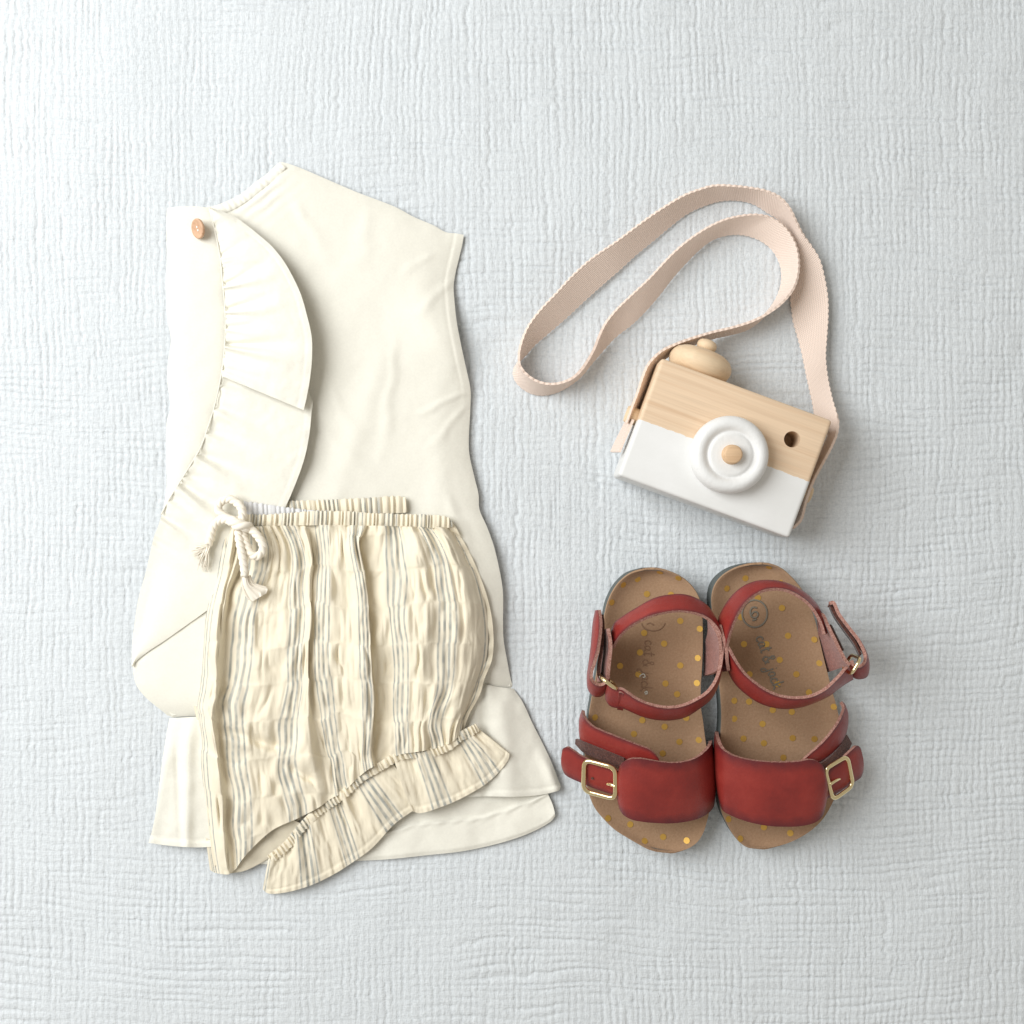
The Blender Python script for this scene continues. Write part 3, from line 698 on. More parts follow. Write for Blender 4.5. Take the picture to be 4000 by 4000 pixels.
band('elastic_lining', [(952, 1958), (1010, 1966), (1090, 1978), (1200, 1992), (1300, 1998)], [(955, 2015), (1010, 2018), (1090, 2016), (1200, 2010), (1300, 2006)], lambda T: T[:, 0] * 0, 12.6, 7, shorts, M['elastic'], puff=.8, rib=1.0, pitch=20, n=200)
band('side_seam', [(1716, 2016), (1748, 2021), (1768, 2040)], [(1760, 2075), (1785, 2085), (1800, 2100)], lambda T: np.full(len(T), 7.5), 11.0, 8, shorts, SM, puff=2.0, rib=.5, n=60)

# leg opening: elastic casing and gathered frill
EL = [(1862, 2838), (1793, 2874), (1757, 2906), (1690, 2932), (1612, 2940), (1550, 2950), (1498, 2981), (1457, 3004), (1405, 3036), (1353, 3085), (1302, 3124), (1266, 3146), (1209, 3192), (1162, 3244), (1111, 3304), (1050, 3352)]
def offset_curve(pts, d, n=40):
    p = spline(pts, n); t = np.gradient(p, axis=0); t /= np.linalg.norm(t, axis=1, keepdims=True)
    return p + np.stack([t[:, 1], -t[:, 0]], -1) * d
sE = np.linspace(0, 1, 420)
elz = np.interp(sE, [0, .1, .4, .7, 1], [12.5, 13.0, 13, 11.5, 8.5])
ecf = lambda T: np.interp(T[:, 0], [1045, 1110, 1185, 1240, 1300, 1350, 1410, 1500, 1560, 1645, 1740, 1820, 1871], [5.8, 5.5, 5, 4.5, 4, 3.5, 3, 2.5, 2.4, 2, 1.5, 1, .5])
band('leg_elastic', offset_curve(EL, 22), offset_curve(EL, -12), ecf, elz, 21, shorts, SM, puff=.5, rib=2.2, pitch=19)

def frill(name, cols, zi, zo, seed, n=300, m=44):
    cs = np.array([c[0] for c in cols]); I = np.array([c[1] for c in cols], float); O = np.array([c[2] for c in cols], float)
    t0 = np.linspace(0, 1, len(cols)); s = np.linspace(0, 1, n)
    Ii = spline(I, ts=s); Oo = spline(O, ts=s)
    # fabric coordinate follows arc position of the columns on each edge
    def arcpos(Q):
        w = np.concatenate([[0], np.cumsum(np.linalg.norm(np.diff(Q, axis=0), axis=1))]); return w / w[-1]
    ci = np.interp(s, arcpos(I), cs); co = np.interp(s, arcpos(O), cs)
    t = np.linspace(0, 1, m)[:, None]
    g = Ii[None] * (1 - t[..., None]) + Oo[None] * t[..., None]
    cc = ci[None] * (1 - t) + co[None] * t
    zi_ = np.interp(s, np.linspace(0, 1, len(zi)), zi)[None]; zo_ = np.interp(s, np.linspace(0, 1, len(zo)), zo)[None]
    z = zi_ * (1 - t) + zo_ * t + 1.2 * np.sin(np.pi * t)
    z = z + 2.6 * (vn(cc * 5.2, t * .6, seed) - .5) * 2 * (1 - t) ** .7 + 1.5 * (vn(cc * 2.6, t * .5 + 3, seed + 1) - .5) * 2 * sst(0, .4, t) + .5 * (vn(cc * 14, t * 5, seed + 2) - .5) * 2
    w = (1 - t) * 30
    z = z + .35 * (1 - sst(2.4, 3.0, w)) - .25 * np.exp(-((w - 3.3) / .5) ** 2)
    return sheet(name, PP(np.dstack([g, z])), .5, SM, shorts, uv=np.dstack([cc, np.broadcast_to(t, cc.shape)]))
frill('leg_frill', [(2.35, (1520, 2965), (1655, 3140)), (3, (1410, 3034), (1545, 3216)), (3.5, (1352, 3086), (1450, 3316)), (4, (1302, 3124), (1378, 3368)), (4.5, (1240, 3166), (1310, 3412)), (5, (1185, 3220), (1215, 3458)), (5.5, (1110, 3302), (1105, 3488)), (5.75, (1066, 3345), (1045, 3489)), (5.9, (1048, 3355), (1026, 3474))],
      [9.5, 10.5, 10.5, 9, 7], [7, 7.0, 6, 5, 2.5], 31)
frill('leg_frill', [(.45, (1866, 2846), (1990, 2945)), (.6, (1850, 2858), (1985, 2968)), (1, (1818, 2884), (1918, 3046)), (1.5, (1740, 2914), (1830, 3104)), (2, (1650, 2938), (1727, 3151)), (2.45, (1575, 2948), (1633, 3176)), (2.62, (1535, 2958), (1603, 3160))],
      [11.5, 12, 12.5], [9, 9.5, 10.5], 35)
# inside of the leg under the left end of the elastic
g = coons([(1110, 3190), (1150, 3205), (1190, 3225)], [(900, 3412), (960, 3400), (1040, 3360)], [(1110, 3190), (1018, 3270), (900, 3412)], [(1190, 3225), (1120, 3300), (1040, 3360)], 30, 40)
z = 8.6 + 1.0 * wr(g[..., 0], g[..., 1], 37, 9) - np.linspace(0, 4.2, 40)[:, None]
sheet('leg_lining', PP(np.dstack([g, z])), .5, M['stripe_in'], shorts)

# drawstring bow: three-strand rope
def rope(pts, R=2.25, pitch=10.0, n=None, taper=None):
    p = np.asarray(pts, float); path = PP(spline(p, 40 * len(p)))
    L = np.concatenate([[0], np.cumsum(np.linalg.norm(np.diff(path, axis=0), axis=1))]); n = max(20, int(L[-1] / .0009))
    path = np.stack([np.interp(np.linspace(0, L[-1], n), L, path[:, i]) for i in range(3)], -1)
    d = np.gradient(path, axis=0); d /= np.linalg.norm(d, axis=1, keepdims=True)
    a = np.cross(d, np.array([0, 0, 1.])); a /= np.maximum(np.linalg.norm(a, axis=1, keepdims=True), 1e-9); b = np.cross(a, d)
    s = np.linspace(0, L[-1], n); tp = 1.0 if taper is None else np.interp(np.linspace(0, 1, n), [0, 1], taper)
    parts = []
    for k in range(3):
        th = s / (pitch * .001) * 2 * np.pi + k * 2 * np.pi / 3
        off = (np.cos(th)[:, None] * a + np.sin(th)[:, None] * b) * R * .46 * .001
        parts.append(tube(path + off * (tp[:, None] if taper is not None else 1), R * .60 * (tp if taper is not None else 1), 8))
    return join(parts)
draw = [
 [(932, 2050, 20), (905, 2033, 19), (876, 2016, 17), (855, 1996, 16), (853, 1975, 16), (870, 1956, 16), (896, 1949, 17), (922, 1962, 18), (942, 1984, 20), (948, 2012, 21), (938, 2040, 22)],
 [(946, 2056, 21), (950, 2088, 22), (964, 2130, 23), (980, 2164, 24), (1002, 2174, 24.5), (1022, 2160, 25), (1028, 2136, 25.5), (1014, 2104, 25), (992, 2078, 24), (966, 2056, 22)],
 [(918, 2046, 20), (890, 2032, 18.5), (860, 2032, 17), (838, 2052, 16), (828, 2078, 15), (822, 2104, 14), (815, 2126, 13)],
 [(930, 2056, 22), (934, 2105, 24), (944, 2160, 26), (953, 2210, 27), (957, 2250, 27)],
]
ds = None
for k, pts in enumerate(draw):
    Vr, Fr = rope(pts)
    if k == 0: ds = mk('drawstring', Vr, Fr, M['rope'], shorts)
    else: mk('rope_loop' if k == 1 else 'rope_end', Vr, Fr, M['rope'], ds)
Vr, Fr = rope([(906, 2034, 22), (918, 2046, 25), (940, 2052, 26), (962, 2056, 25), (974, 2062, 22)], R=3.0, pitch=15); mk('knot', Vr, Fr, M['rope'], ds)
random.seed(4)
def tassel(root, z0, z1, tips, nst, spread, name):
    parts = []
    for k in range(nst):
        tx, ty = random.choice(tips); tx += random.uniform(-spread, spread); ty += random.uniform(-spread, spread)
        a = np.array([root[0] + random.uniform(-8, 8), root[1] + random.uniform(-5, 5), z0 + random.uniform(-1.2, 1.2)])
        b = np.array([tx, ty, z1 + random.uniform(-1.5, 1.5)]); mid = (a + b) / 2 + np.array([random.uniform(-7, 7), random.uniform(-7, 7), random.uniform(0, 1.5)])
        parts.append(tube(PP(spline([a, mid, b], 9)), np.linspace(.34, .16, 9), 5))
    Vv_, Fv_ = join(parts); mk(name, Vv_, Fv_, M['rope'], ds)
tassel((815, 2128), 13, 11, [(770, 2135), (752, 2160), (765, 2178), (783, 2215), (800, 2222)], 60, 13, 'frayed_end')
# flattened, fanned tassel with a wrapped neck
s = np.linspace(0, 1, 26); t = np.linspace(0, 1, 30)
A = spline([(944, 2250), (946, 2285), (958, 2318), (972, 2342), (985, 2350)], ts=s); B = spline([(972, 2250), (990, 2282), (1020, 2292), (1045, 2300), (1040, 2318)], ts=s)
g = A[:, None] * (1 - t[None, :, None]) + B[:, None] * t[None, :, None]
z = 25.5 + 2.0 * np.sin(np.pi * t)[None] * (1 - .4 * s[:, None]) + .8 * (vn(t[None] * 11 + 0 * s[:, None], s[:, None] * 1.5, 9) - .5) * 2 - 2.5 * s[:, None]
sheet('tassel', PP(np.dstack([g, z])), 1.2, M['rope'], ds)

# ------------------------------------------------------------------ toy camera
W2, H2, DEP = 47.2, 32.4, 38.0
ccen = P(2833, 1750, DEP); ccen[2] = 0
cu = np.array([math.cos(CAM_ROT), math.sin(CAM_ROT), 0]); cv = np.array([-math.sin(CAM_ROT), math.cos(CAM_ROT), 0]); cw = np.array([0, 0, 1.])
toy = empty('toy_camera', tuple(ccen), 'wooden toy camera with white dipped lower half and webbing neck strap', 'toy camera')
ZB = 1.0
def cl(u, v, w): return ccen + (cu * u + cv * v + cw * (w + ZB)) * .001
def uvw(p):
    d = (np.asarray(p) - ccen) * 1000; return np.array([d @ cu, d @ cv, d[2] - ZB])
bm = bmesh.new(); bmesh.ops.create_cube(bm, size=1.0)
for v in bm.verts: v.co = Vector(cl(v.co.x * 2 * W2, v.co.y * 2 * H2, (v.co.z + .5) * DEP) - ccen)
bmesh.ops.bevel(bm, geom=bm.edges[:], offset=.0022, segments=4, profile=.6, affect='EDGES')
bmesh.ops.recalc_face_normals(bm, faces=bm.faces)
me = bpy.data.meshes.new('body'); bm.to_mesh(me); bm.free()
bodyo = bpy.data.objects.new('body', me); COL.objects.link(bodyo); bodyo.parent = toy
me.materials.append(M['wood'])
# drilled view-finder hole
hp = uvw(P(3094, 1716, DEP + ZB))
Vh, Fh = lathe([(4.2, -14), (4.2, 12)], cl(hp[0], hp[1], DEP - 6), cw, 40)
cut = mk('cutter', Vh, Fh, M['wood'], toy)
md = bodyo.modifiers.new('hole', 'BOOLEAN'); md.object = cut; md.operation = 'DIFFERENCE'; md.solver = 'EXACT'
bpy.context.view_layer.update()
dg = bpy.context.evaluated_depsgraph_get()
new = bpy.data.meshes.new_from_object(bodyo.evaluated_get(dg)); bodyo.modifiers.clear(); bodyo.data = new; new.name = 'body'
for p_ in new.polygons: p_.use_smooth = False
cm = cut.data; bpy.data.objects.remove(cut); bpy.data.meshes.remove(cm)
while len(new.materials) > 1: new.materials.pop()
for p_ in new.polygons: p_.material_index = 0
new.shade_smooth() if hasattr(new, 'shade_smooth') else None
try:
    new.set_sharp_from_angle(angle=math.radians(38))
except Exception: pass

lp = uvw(P(2851, 1776, DEP + 8)); LC = cl(lp[0], lp[1], DEP - .2)
lens = mk('lens', *lathe([(0.01, 0), (19.0, 0), (19.7, 1), (20.0, 2.5), (20.0, 6.5), (19.6, 8.4), (18.6, 10.0), (17.2, 11.1), (15.6, 11.4), (14.2, 11.0), (13.2, 10.3), (12.5, 9.6), (12.0, 9.3), (11.5, 9.4), (11.0, 9.8), (10.4, 10.1), (9.6, 10.2), (6, 10.2), (0.01, 10.2)], LC, cw, 72), M['paint'], toy)
mk('lens_peg', *lathe([(0.01, 8), (5.1, 8), (5.1, 10.4), (4.9, 10.6), (4.75, 14.6), (4.5, 15.1), (3.8, 15.4), (0.01, 15.4)], LC, cw + .03 * cu, 40), M['wood_peg'], lens)
kp = uvw(P(2724, 1452, 20)); kc = cl(kp[0], H2 - .4, 19)
knob = mk('shutter_knob', *lathe([(0.01, 0), (11, 0), (14.0, 1.0), (16.0, 3.2), (17.0, 5.8), (17.2, 7.6), (16.6, 10.0), (14.8, 12.4), (11.8, 14.0), (8, 14.8), (4.5, 15.0), (0.01, 15.0)], kc, cv, 64), M['wood_pale'], toy)
mk('knob_tip', *lathe([(0.01, 14.2), (4.2, 14.4), (4.5, 15.4), (5.0, 16.2), (5.4, 17.6), (5.2, 19.0), (4.3, 20.2), (2.6, 20.9), (0.01, 21.0)], kc, cv, 36), M['wood_pale'], knob)
# strap pegs on both ends
pl = uvw(P(2440, 1612, 22)); mk('strap_peg', *lathe([(0.01, -2), (4.6, -2), (4.6, 5.6), (4.1, 6.4), (0.01, 6.6)], cl(-W2, pl[1], 20), -cu, 32), M['wood_pale'], toy)
mk('strap_peg', *lathe([(0.01, -2), (4.6, -2), (4.6, 6.2), (4.1, 7.0), (0.01, 7.2)], cl(W2, -6, 19), cu, 32), M['wood_pale'], toy)

# webbing strap: two edges (px, py, z) traced along its length
SA = [(3100, 2062, 26), (3128, 2032, 27), (3150, 1955, 27), (3180, 1874, 27), (3219, 1800, 27), (3253, 1734, 27), (3269, 1690, 25), (3272, 1640, 20), (3250, 1560, 13), (3232, 1478, 9), (3224, 1400, 8), (3228, 1323, 7.5), (3233, 1245, 7), (3232, 1168, 6.5), (3220, 1090, 7), (3199, 1012, 8.5), (3168, 961, 10), (3135, 914, 12), (3111, 868, 13), (3085, 816, 13.5), (3049, 774, 13), (2997, 748, 12.5), (2940, 736, 12.5), (2862, 727, 13.5), (2790, 726, 13.5), (2733, 741, 13.5), (2671, 765, 13.5), (2578, 821, 13), (2500, 876, 12.5), (2405, 947, 12), (2312, 1011, 11.5), (2235, 1080, 12), (2173, 1147, 12.5), (2110, 1214, 13), (2064, 1276, 14), (2037, 1340, 15), (2027, 1388, 15.8), (2031, 1428, 16), (2054, 1460, 15.8), (2085, 1483, 15.5), (2126, 1498, 15.4), (2173, 1499, 15.4), (2224, 1483, 15.5), (2261, 1456, 15.6), (2292, 1414, 15.4), (2323, 1358, 14.6), (2338, 1318, 14), (2364, 1266, 13), (2405, 1214, 12.5), (2468, 1153, 12.5), (2535, 1090, 13), (2597, 1023, 13.5), (2638, 982, 14), (2701, 930, 14), (2778, 882, 14.2), (2840, 856, 14), (2914, 841, 13), (2966, 840, 12.5), (3007, 849, 12), (3049, 873, 12.5), (3080, 906, 13), (3106, 952, 13.5), (3119, 1012, 14), (3116, 1074, 14.5), (3098, 1128, 15.3), (3059, 1178, 16), (3007, 1219, 16.2), (2940, 1254, 16.4), (2862, 1279, 17), (2785, 1297, 18), (2707, 1320, 20), (2650, 1340, 22), (2593, 1366, 24), (2560, 1392, 25.5), (2530, 1428, 27), (2509, 1478, 28), (2492, 1530, 28), (2472, 1582, 28), (2456, 1626, 28), (2446, 1652, 28)]
SB = [(3075, 2066, 11), (3100, 2036, 12), (3124, 1955, 12), (3154, 1874, 12), (3192, 1800, 12), (3224, 1734, 12), (3236, 1690, 11), (3195, 1655, 14), (3172, 1560, 10), (3152, 1470, 6.5), (3134, 1380, 3.5), (3116, 1313, 2.2), (3100, 1258, 2), (3093, 1206, 2), (3089, 1158, 2), (3092, 1100, 2), (3096, 1040, 2), (3092, 975, 2), (3083, 920, 2), (3066, 882, 2), (3038, 852, 2), (2997, 826, 2), (2952, 797, 2), (2910, 783, 2), (2862, 778, 2), (2811, 782, 2), (2748, 801, 2), (2681, 833, 2), (2604, 892, 2), (2552, 936, 2), (2480, 995, 2), (2416, 1054, 2), (2354, 1108, 2), (2281, 1173, 2), (2209, 1240, 2), (2131, 1307, 2), (2085, 1347, 2), (2052, 1385, 1.8), (2022, 1420, 1.6), (2008, 1452, 1.5), (2015, 1484, 1.5), (2038, 1511, 1.5), (2074, 1533, 1.5), (2121, 1541, 1.5), (2173, 1530, 1.5), (2224, 1504, 1.5), (2271, 1466, 1.5), (2312, 1416, 1.6), (2364, 1356, 1.8), (2405, 1313, 2), (2468, 1264, 2), (2519, 1214, 2), (2571, 1154, 2), (2623, 1087, 2), (2675, 1028, 2), (2726, 977, 2), (2778, 937, 2), (2830, 918, 2), (2880, 913, 2), (2924, 919, 2), (2966, 934, 2), (3007, 962, 2), (3033, 994, 2), (3052, 1038, 2), (3057, 1088, 2), (3048, 1135, 1.8), (3027, 1180, 1.6), (2995, 1222, 1.5), (2955, 1262, 1.5), (2912, 1288, 1.6), (2852, 1305, 2), (2790, 1319, 3), (2723, 1341, 5), (2660, 1361, 7), (2612, 1388, 9), (2575, 1422, 11), (2550, 1460, 12.5), (2526, 1520, 13), (2502, 1575, 13), (2480, 1626, 13), (2468, 1654, 13)]
def ribbon(name, A, B, t, mats, parent, n=400, m=12, bulge=0.0, scallop=0.0, flip=None, rough=0.0, uvmm=False):
    """strap lofted between two edge curves given as (px,py,z)"""
    A = np.asarray(A, float); B = np.asarray(B, float)
    if A.shape[1] == 2: raise ValueError
    s = np.linspace(0, 1, n)
    a = PP(spline(A, ts=s)); b = PP(spline(B, ts=s))
    t_ = np.linspace(0, 1, m)[:, None, None]
    V = a[None] * (1 - t_) + b[None] * t_
    if bulge:
        nn = gnormals(V); nn = -nn if nn[..., 2].mean() < 0 else nn; V = V + nn * (bulge * .001 * np.sin(np.pi * t_))
    w = a - b; wl = np.linalg.norm(w, axis=1, keepdims=True); w = w / np.maximum(wl, 1e-9)
    L = np.concatenate([[0], np.cumsum(np.linalg.norm(np.diff((a + b) / 2, axis=0), axis=1))])
    if scallop:
        sc = np.abs(np.sin(L / .0030 * np.pi))[:, None] * scallop * .001
        V[0] += w * sc; V[-1] -= w * sc
    if rough:
        V[0] += w * ((vn(L * 1000, L * 0, 5) - .5) * rough * .001)[:, None]
    if uvmm == 'unit': uv = np.dstack([np.broadcast_to((L / L[-1])[None], V.shape[:2]), np.broadcast_to(np.linspace(0, 1, m)[:, None], V.shape[:2])])
    else: uv = np.dstack([np.broadcast_to(L[None] * 1000, V.shape[:2]), np.broadcast_to(np.linspace(0, 1, m)[:, None] * wl.mean() * 1000, V.shape[:2])])
    return sheet(name, V, t / 2, mats, parent, uv=uv, flip=flip, t_up=t / 2)
ribbon('neck_strap', SA, SB, 1.3, M['webbing'], toy, n=1500, m=14, scallop=.62)
ribbon('strap_end', [(2474, 1638, 27), (2456, 1680, 27), (2436, 1725, 27), (2420, 1766, 26)], [(2452, 1636, 13), (2428, 1682, 13), (2404, 1730, 13), (2388, 1766, 13)], 1.3, M['webbing'], toy, n=60, scallop=.4)

# ------------------------------------------------------------------ sandals
def make_sandal(label, LE, RE, base, dots, loc):
    """footbed and sole; LE/RE heel-to-toe side outlines (px,py)"""
    root = empty('sandal', tuple(P(*loc, 0)), label, 'sandal')
    nv, nu = 130, 44
    tv_ = cluster(nv, .85)
    Lx = spline(LE, ts=tv_); Rx = spline(RE, ts=tv_); u = cluster(nu, .5)
    g = Lx[:, None] * (1 - u[None, :, None]) + Rx[:, None] * u[None, :, None]
    U, T = np.meshgrid(u, tv_)
    ev = np.minimum(T, 1 - T) * 150; eu = np.minimum(U, 1 - U) * np.linalg.norm(Rx - Lx, axis=1)[:, None] * .135
    e = np.minimum(eu, ev * .9 + eu * .15)
    rim = np.exp(-(e / 6.0) ** 1.5)
    bz = np.interp(T, [0, .3, .6, .85, 1], base)
    z = bz + 5.0 * rim * np.interp(T, [0, .4, .75, 1], [1.15, .8, .55, .55]) - 1.0 * np.exp(-((U - .5) / .3) ** 2) * np.exp(-((T - .15) / .14) ** 2) + .8 * np.exp(-((U - .62) / .18) ** 2) * np.exp(-((T - .5) / .12) ** 2)
    V = PP(np.dstack([g, z]))
    fb = sheet('footbed', V, 1.2, (M['suede'], M['suede'], M['suede']), root)
    # sole: wall following the outline down to the blanket
    ring = np.vstack([V[:, 0], V[1:, -1][::-1][0:0], V[-1, 1:-1], V[::-1, -1], V[0, 1:-1][::-1]])
    c0 = ring.mean(0)
    lv = []
    for zz, out, mi in ((-.0011, -.0006, 0), (-.0012, .0001, 0), (-.0035, .0003, 0), (None, .0003, 0), (None, -.0004, 0)):
        r = ring.copy(); d = r[:, :2] - c0[:2]; tng = np.roll(ring, -1, 0)[:, :2] - np.roll(ring, 1, 0)[:, :2]
        nr = np.stack([tng[:, 1], -tng[:, 0]], -1); l_ = np.linalg.norm(nr, axis=1, keepdims=True); nr = nr / np.maximum(l_, 1e-9)
        sg = np.sign((nr * d).sum(1, keepdims=True)); nr = nr * sg
        r[:, :2] += nr * out
        lv.append((r, zz))
    rows = []
    for k, (r, zz) in enumerate(lv):
        if zz is not None: r[:, 2] += zz
        elif k == 3: r[:, 2] = .0024
        else: r[:, 2] = .0008
        rows.append(r)
    nR = len(ring); Vs = np.vstack(rows); Fs = []
    for j in range(len(rows) - 1):
        for i in range(nR):
            i2 = (i + 1) % nR; Fs.append((j * nR + i, (j + 1) * nR + i, (j + 1) * nR + i2, j * nR + i2))
    Fs.append(tuple((len(rows) - 1) * nR + i for i in range(nR)))
    mk('sole', Vs, Fs, M['rubber'], root)
    # surface lookup for prints
    Pg = np.dstack([g, z]); nrm = gnormals(V)
    def surf(x, y):
        d = (Pg[..., 0] - x) ** 2 + (Pg[..., 1] - y) ** 2; k = np.unravel_index(np.argmin(d), d.shape)
        p = P(x, y, Pg[k][2]); 
        return p, nrm[k]
    dm = None
    for x, y in dots:
        p, nn = surf(x, y)
        if dm is None:
            Vd, Fd = lathe([(1.70, 0), (1.70, .05), (0.01, .05)], np.zeros(3), np.array([0, 0, 1.]), 20)
            od = mk('gold_dot', Vd, Fd, M['gold_print'], None, smooth=False); dm = od.data
        else:
            od = bpy.data.objects.new('gold_dot', dm); COL.objects.link(od)
        od.parent = fb
        od.location = Vector(p + nn * .00018) - Vector(origin_of(fb))
        od.rotation_euler = Vector(nn).to_track_quat('Z', 'Y').to_euler()
    def ink(name, strokes, m_, r=.42, parent=None):
        parts = []
        for st in strokes:
            pts = spline(np.array(st, float), max(10, len(st) * 7))
            pth = np.array([surf(x, y)[0] + np.array([0, 0, .0002]) for x, y in pts])
            # smooth the height so that the line lies on the surface
            k = np.ones(7) / 7; zz = np.pad(pth[:, 2], 3, mode='edge'); pth[:, 2] = np.convolve(zz, k, 'valid')
            parts.append(tube(pth, r, 6, flat=.3))
        Vi, Fi = join(parts); mk(name, Vi, Fi, m_, parent or fb)
    return root, fb, surf, ink

# hand-drawn strokes of the worn lettering: (advance, strokes) in letter units, x along the line, y up
GLYPH = {
 'c': (.62, [[(.5, .48), (.3, .56), (.08, .36), (.12, .1), (.34, 0), (.56, .12)]]),
 'a': (.70, [[(.5, .5), (.26, .55), (.06, .3), (.18, .02), (.42, .14), (.52, .52), (.5, .12), (.68, .04)]]),
 't': (.55, [[(.26, 1.0), (.22, .4), (.28, .04), (.5, .08)], [(.04, .66), (.5, .70)]]),
 '&': (1.0, [[(.85, .02), (.5, .4), (.28, .8), (.44, 1.0), (.58, .82), (.34, .52), (.12, .24), (.3, -.02), (.62, .1), (.8, .42)]]),
 'j': (.50, [[(.3, .56), (.3, 0), (.2, -.42), (-.08, -.44), (-.02, -.16), (.36, .06)], [(.32, .8), (.35, .83)]]),
 'k': (.70, [[(.12, 1.05), (.1, .5), (.1, 0)], [(.5, .6), (.16, .3), (.4, .12), (.62, 0)]]),
 ' ': (.30, []),
}
def script_text(p0, p1, text='cat & jack'):
    p0 = np.array(p0, float); p1 = np.array(p1, float); d = p1 - p0
    tot = sum(GLYPH[ch][0] for ch in text); un = np.linalg.norm(d) / tot; d /= np.linalg.norm(d); up = np.array([d[1], -d[0]])
    out = []; x = 0
    for ch in text:
        adv, st = GLYPH[ch]
        for q_ in st: out.append([tuple(p0 + d * (x + a_) * un + up * (b_ - .25) * un * 1.25) for a_, b_ in q_])
        x += adv
    return out
def sc(base, k, pts): return [(base[0] + k * a, base[1] + k * b) for a, b in pts]
K = 700 / 1932.

# ---- left sandal
LE1 = [(2520, 2225), (2458, 2244), (2418, 2277), (2393, 2313), (2375, 2353), (2364, 2396), (2354, 2460), (2344, 2540), (2330, 2640), (2314, 2720), (2302, 2790), (2290, 2880), (2286, 2980), (2292, 3060), (2306, 3113), (2324, 3156), (2353, 3193), (2396, 3236), (2451, 3272), (2512, 3305), (2567, 3321)]
RE1 = [(2560, 2224), (2603, 2232), (2657, 2253), (2693, 2280), (2719, 2313), (2735, 2350), (2744, 2422), (2745, 2512), (2742, 2603), (2737, 2693), (2738, 2766), (2745, 2810), (2754, 2881), (2764, 2950), (2772, 3040), (2774, 3120), (2770, 3171), (2762, 3207), (2748, 3251), (2726, 3287), (2693, 3312), (2657, 3324), (2618, 3329)]
D1 = sc((2150, 2150), K, [(940, 310), (785, 370), (1180, 236), (1380, 298), (1040, 470), (1300, 478), (660, 560), (1400, 760), (1010, 890), (1225, 1005), (1612, 845), (965, 1100), (1590, 1160), (750, 1245), (1400, 1240), (948, 1335), (1240, 1435), (1580, 1430), (1365, 1550), (1465, 1805), (990, 1830), (480, 1800), (1230, 1900)]) + \
     sc((2150, 2700), K, [(1390, 545), (1600, 525), (1210, 670), (900, 460), (860, 1435), (620, 1370), (1015, 1615), (1215, 1570), (1470, 1610), (1560, 1330)])
s1, fb1, surf1, ink1 = make_sandal('red leather buckle sandal nearer the blouse, the left one of the pair', LE1, RE1, [14, 13, 12.5, 11.5, 12], D1, (2550, 2780))
q1 = lambda pts: sc((2440, 2380), .176, pts)
th = np.linspace(.1, 3.0, 14)
ink1('printed_size', [[(2551 + 46 * math.cos(a), 2430 + 34 * math.sin(a)) for a in th], q1([(490, 330), (560, 300), (650, 350)])], M['ink_faint'], .3)
ink1('printed_lettering', script_text((2530, 2500), (2512, 2704)), M['ink_faint'], .26)
ink1('worn_print', [q1([(330, 1500), (370, 1450), (430, 1440), (450, 1500), (400, 1510)]), q1([(440, 1850), (490, 1820), (500, 1870), (450, 1880)])], M['ink_white'], .4)

LM = (M['red'], M['suede_red'], M['edge'])
def zs(pts, zl):
    zz = np.interp(np.linspace(0, 1, len(pts)), np.linspace(0, 1, len(zl)), zl); return [(a, b, c) for (a, b), c in zip(pts, zz)]

# heel part of the ankle strap
def leather(name, A, B, parent, n=160, m=14, bulge=.6, t=1.7, mats=None): return ribbon(name, A, B, t, mats or LM, parent, n=n, m=m, bulge=bulge, rough=.25, uvmm='unit')
top = [(2397, 2532), (2407, 2508), (2425, 2483), (2458, 2452), (2505, 2424), (2549, 2406), (2603, 2393), (2657, 2388), (2704, 2394), (2744, 2406), (2780, 2430), (2806, 2465), (2820, 2505)]
bot = [(2384, 2492), (2390, 2470), (2405, 2435), (2436, 2411), (2494, 2375), (2559, 2340), (2621, 2327), (2675, 2327), (2722, 2343), (2759, 2368), (2785, 2404), (2802, 2440), (2815, 2490)]
leather('heel_strap', zs(top, [38, 42, 46, 49, 50, 50, 48, 46]), zs(bot, [28, 33, 37, 40, 41, 40, 38, 36]), s1)
# front part of the ankle strap
top = [(2822, 2500), (2820, 2550), (2813, 2603), (2796, 2655), (2766, 2699), (2715, 2734), (2657, 2757), (2603, 2762), (2549, 2753), (2494, 2732), (2451, 2704), (2428, 2690), (2408, 2688), (2390, 2682), (2379, 2668)]
bot = [(2812, 2520), (2812, 2570), (2808, 2620), (2798, 2680), (2773, 2728), (2730, 2763), (2675, 2797), (2621, 2808), (2567, 2807), (2512, 2795), (2458, 2772), (2428, 2760), (2404, 2760), (2382, 2750), (2370, 2728)]
leather('ankle_strap', zs(top, [46, 47, 48, 49, 50, 50, 49, 47, 45]), zs(bot, [34, 35, 36, 38, 40, 41, 40, 36, 33]), s1)
leather('strap_keeper', zs([(2440, 2704), (2430, 2698), (2418, 2697)], [48, 48]), zs([(2436, 2768), (2424, 2765), (2412, 2764)], [36, 35]), s1, n=30, t=2.6)
# inner quarter rising from the sole
top = [(2768, 2420), (2790, 2450), (2808, 2485), (2815, 2530), (2814, 2575), (2806, 2620)]
bot = [(2757, 2515), (2757, 2545), (2756, 2570), (2756, 2595), (2755, 2620), (2752, 2640)]
leather('quarter', zs(top, [44, 47, 47, 44]), zs(bot, [11, 11]), s1, n=60, bulge=-1.0, mats=(M['suede_red'], M['red'], M['edge']))
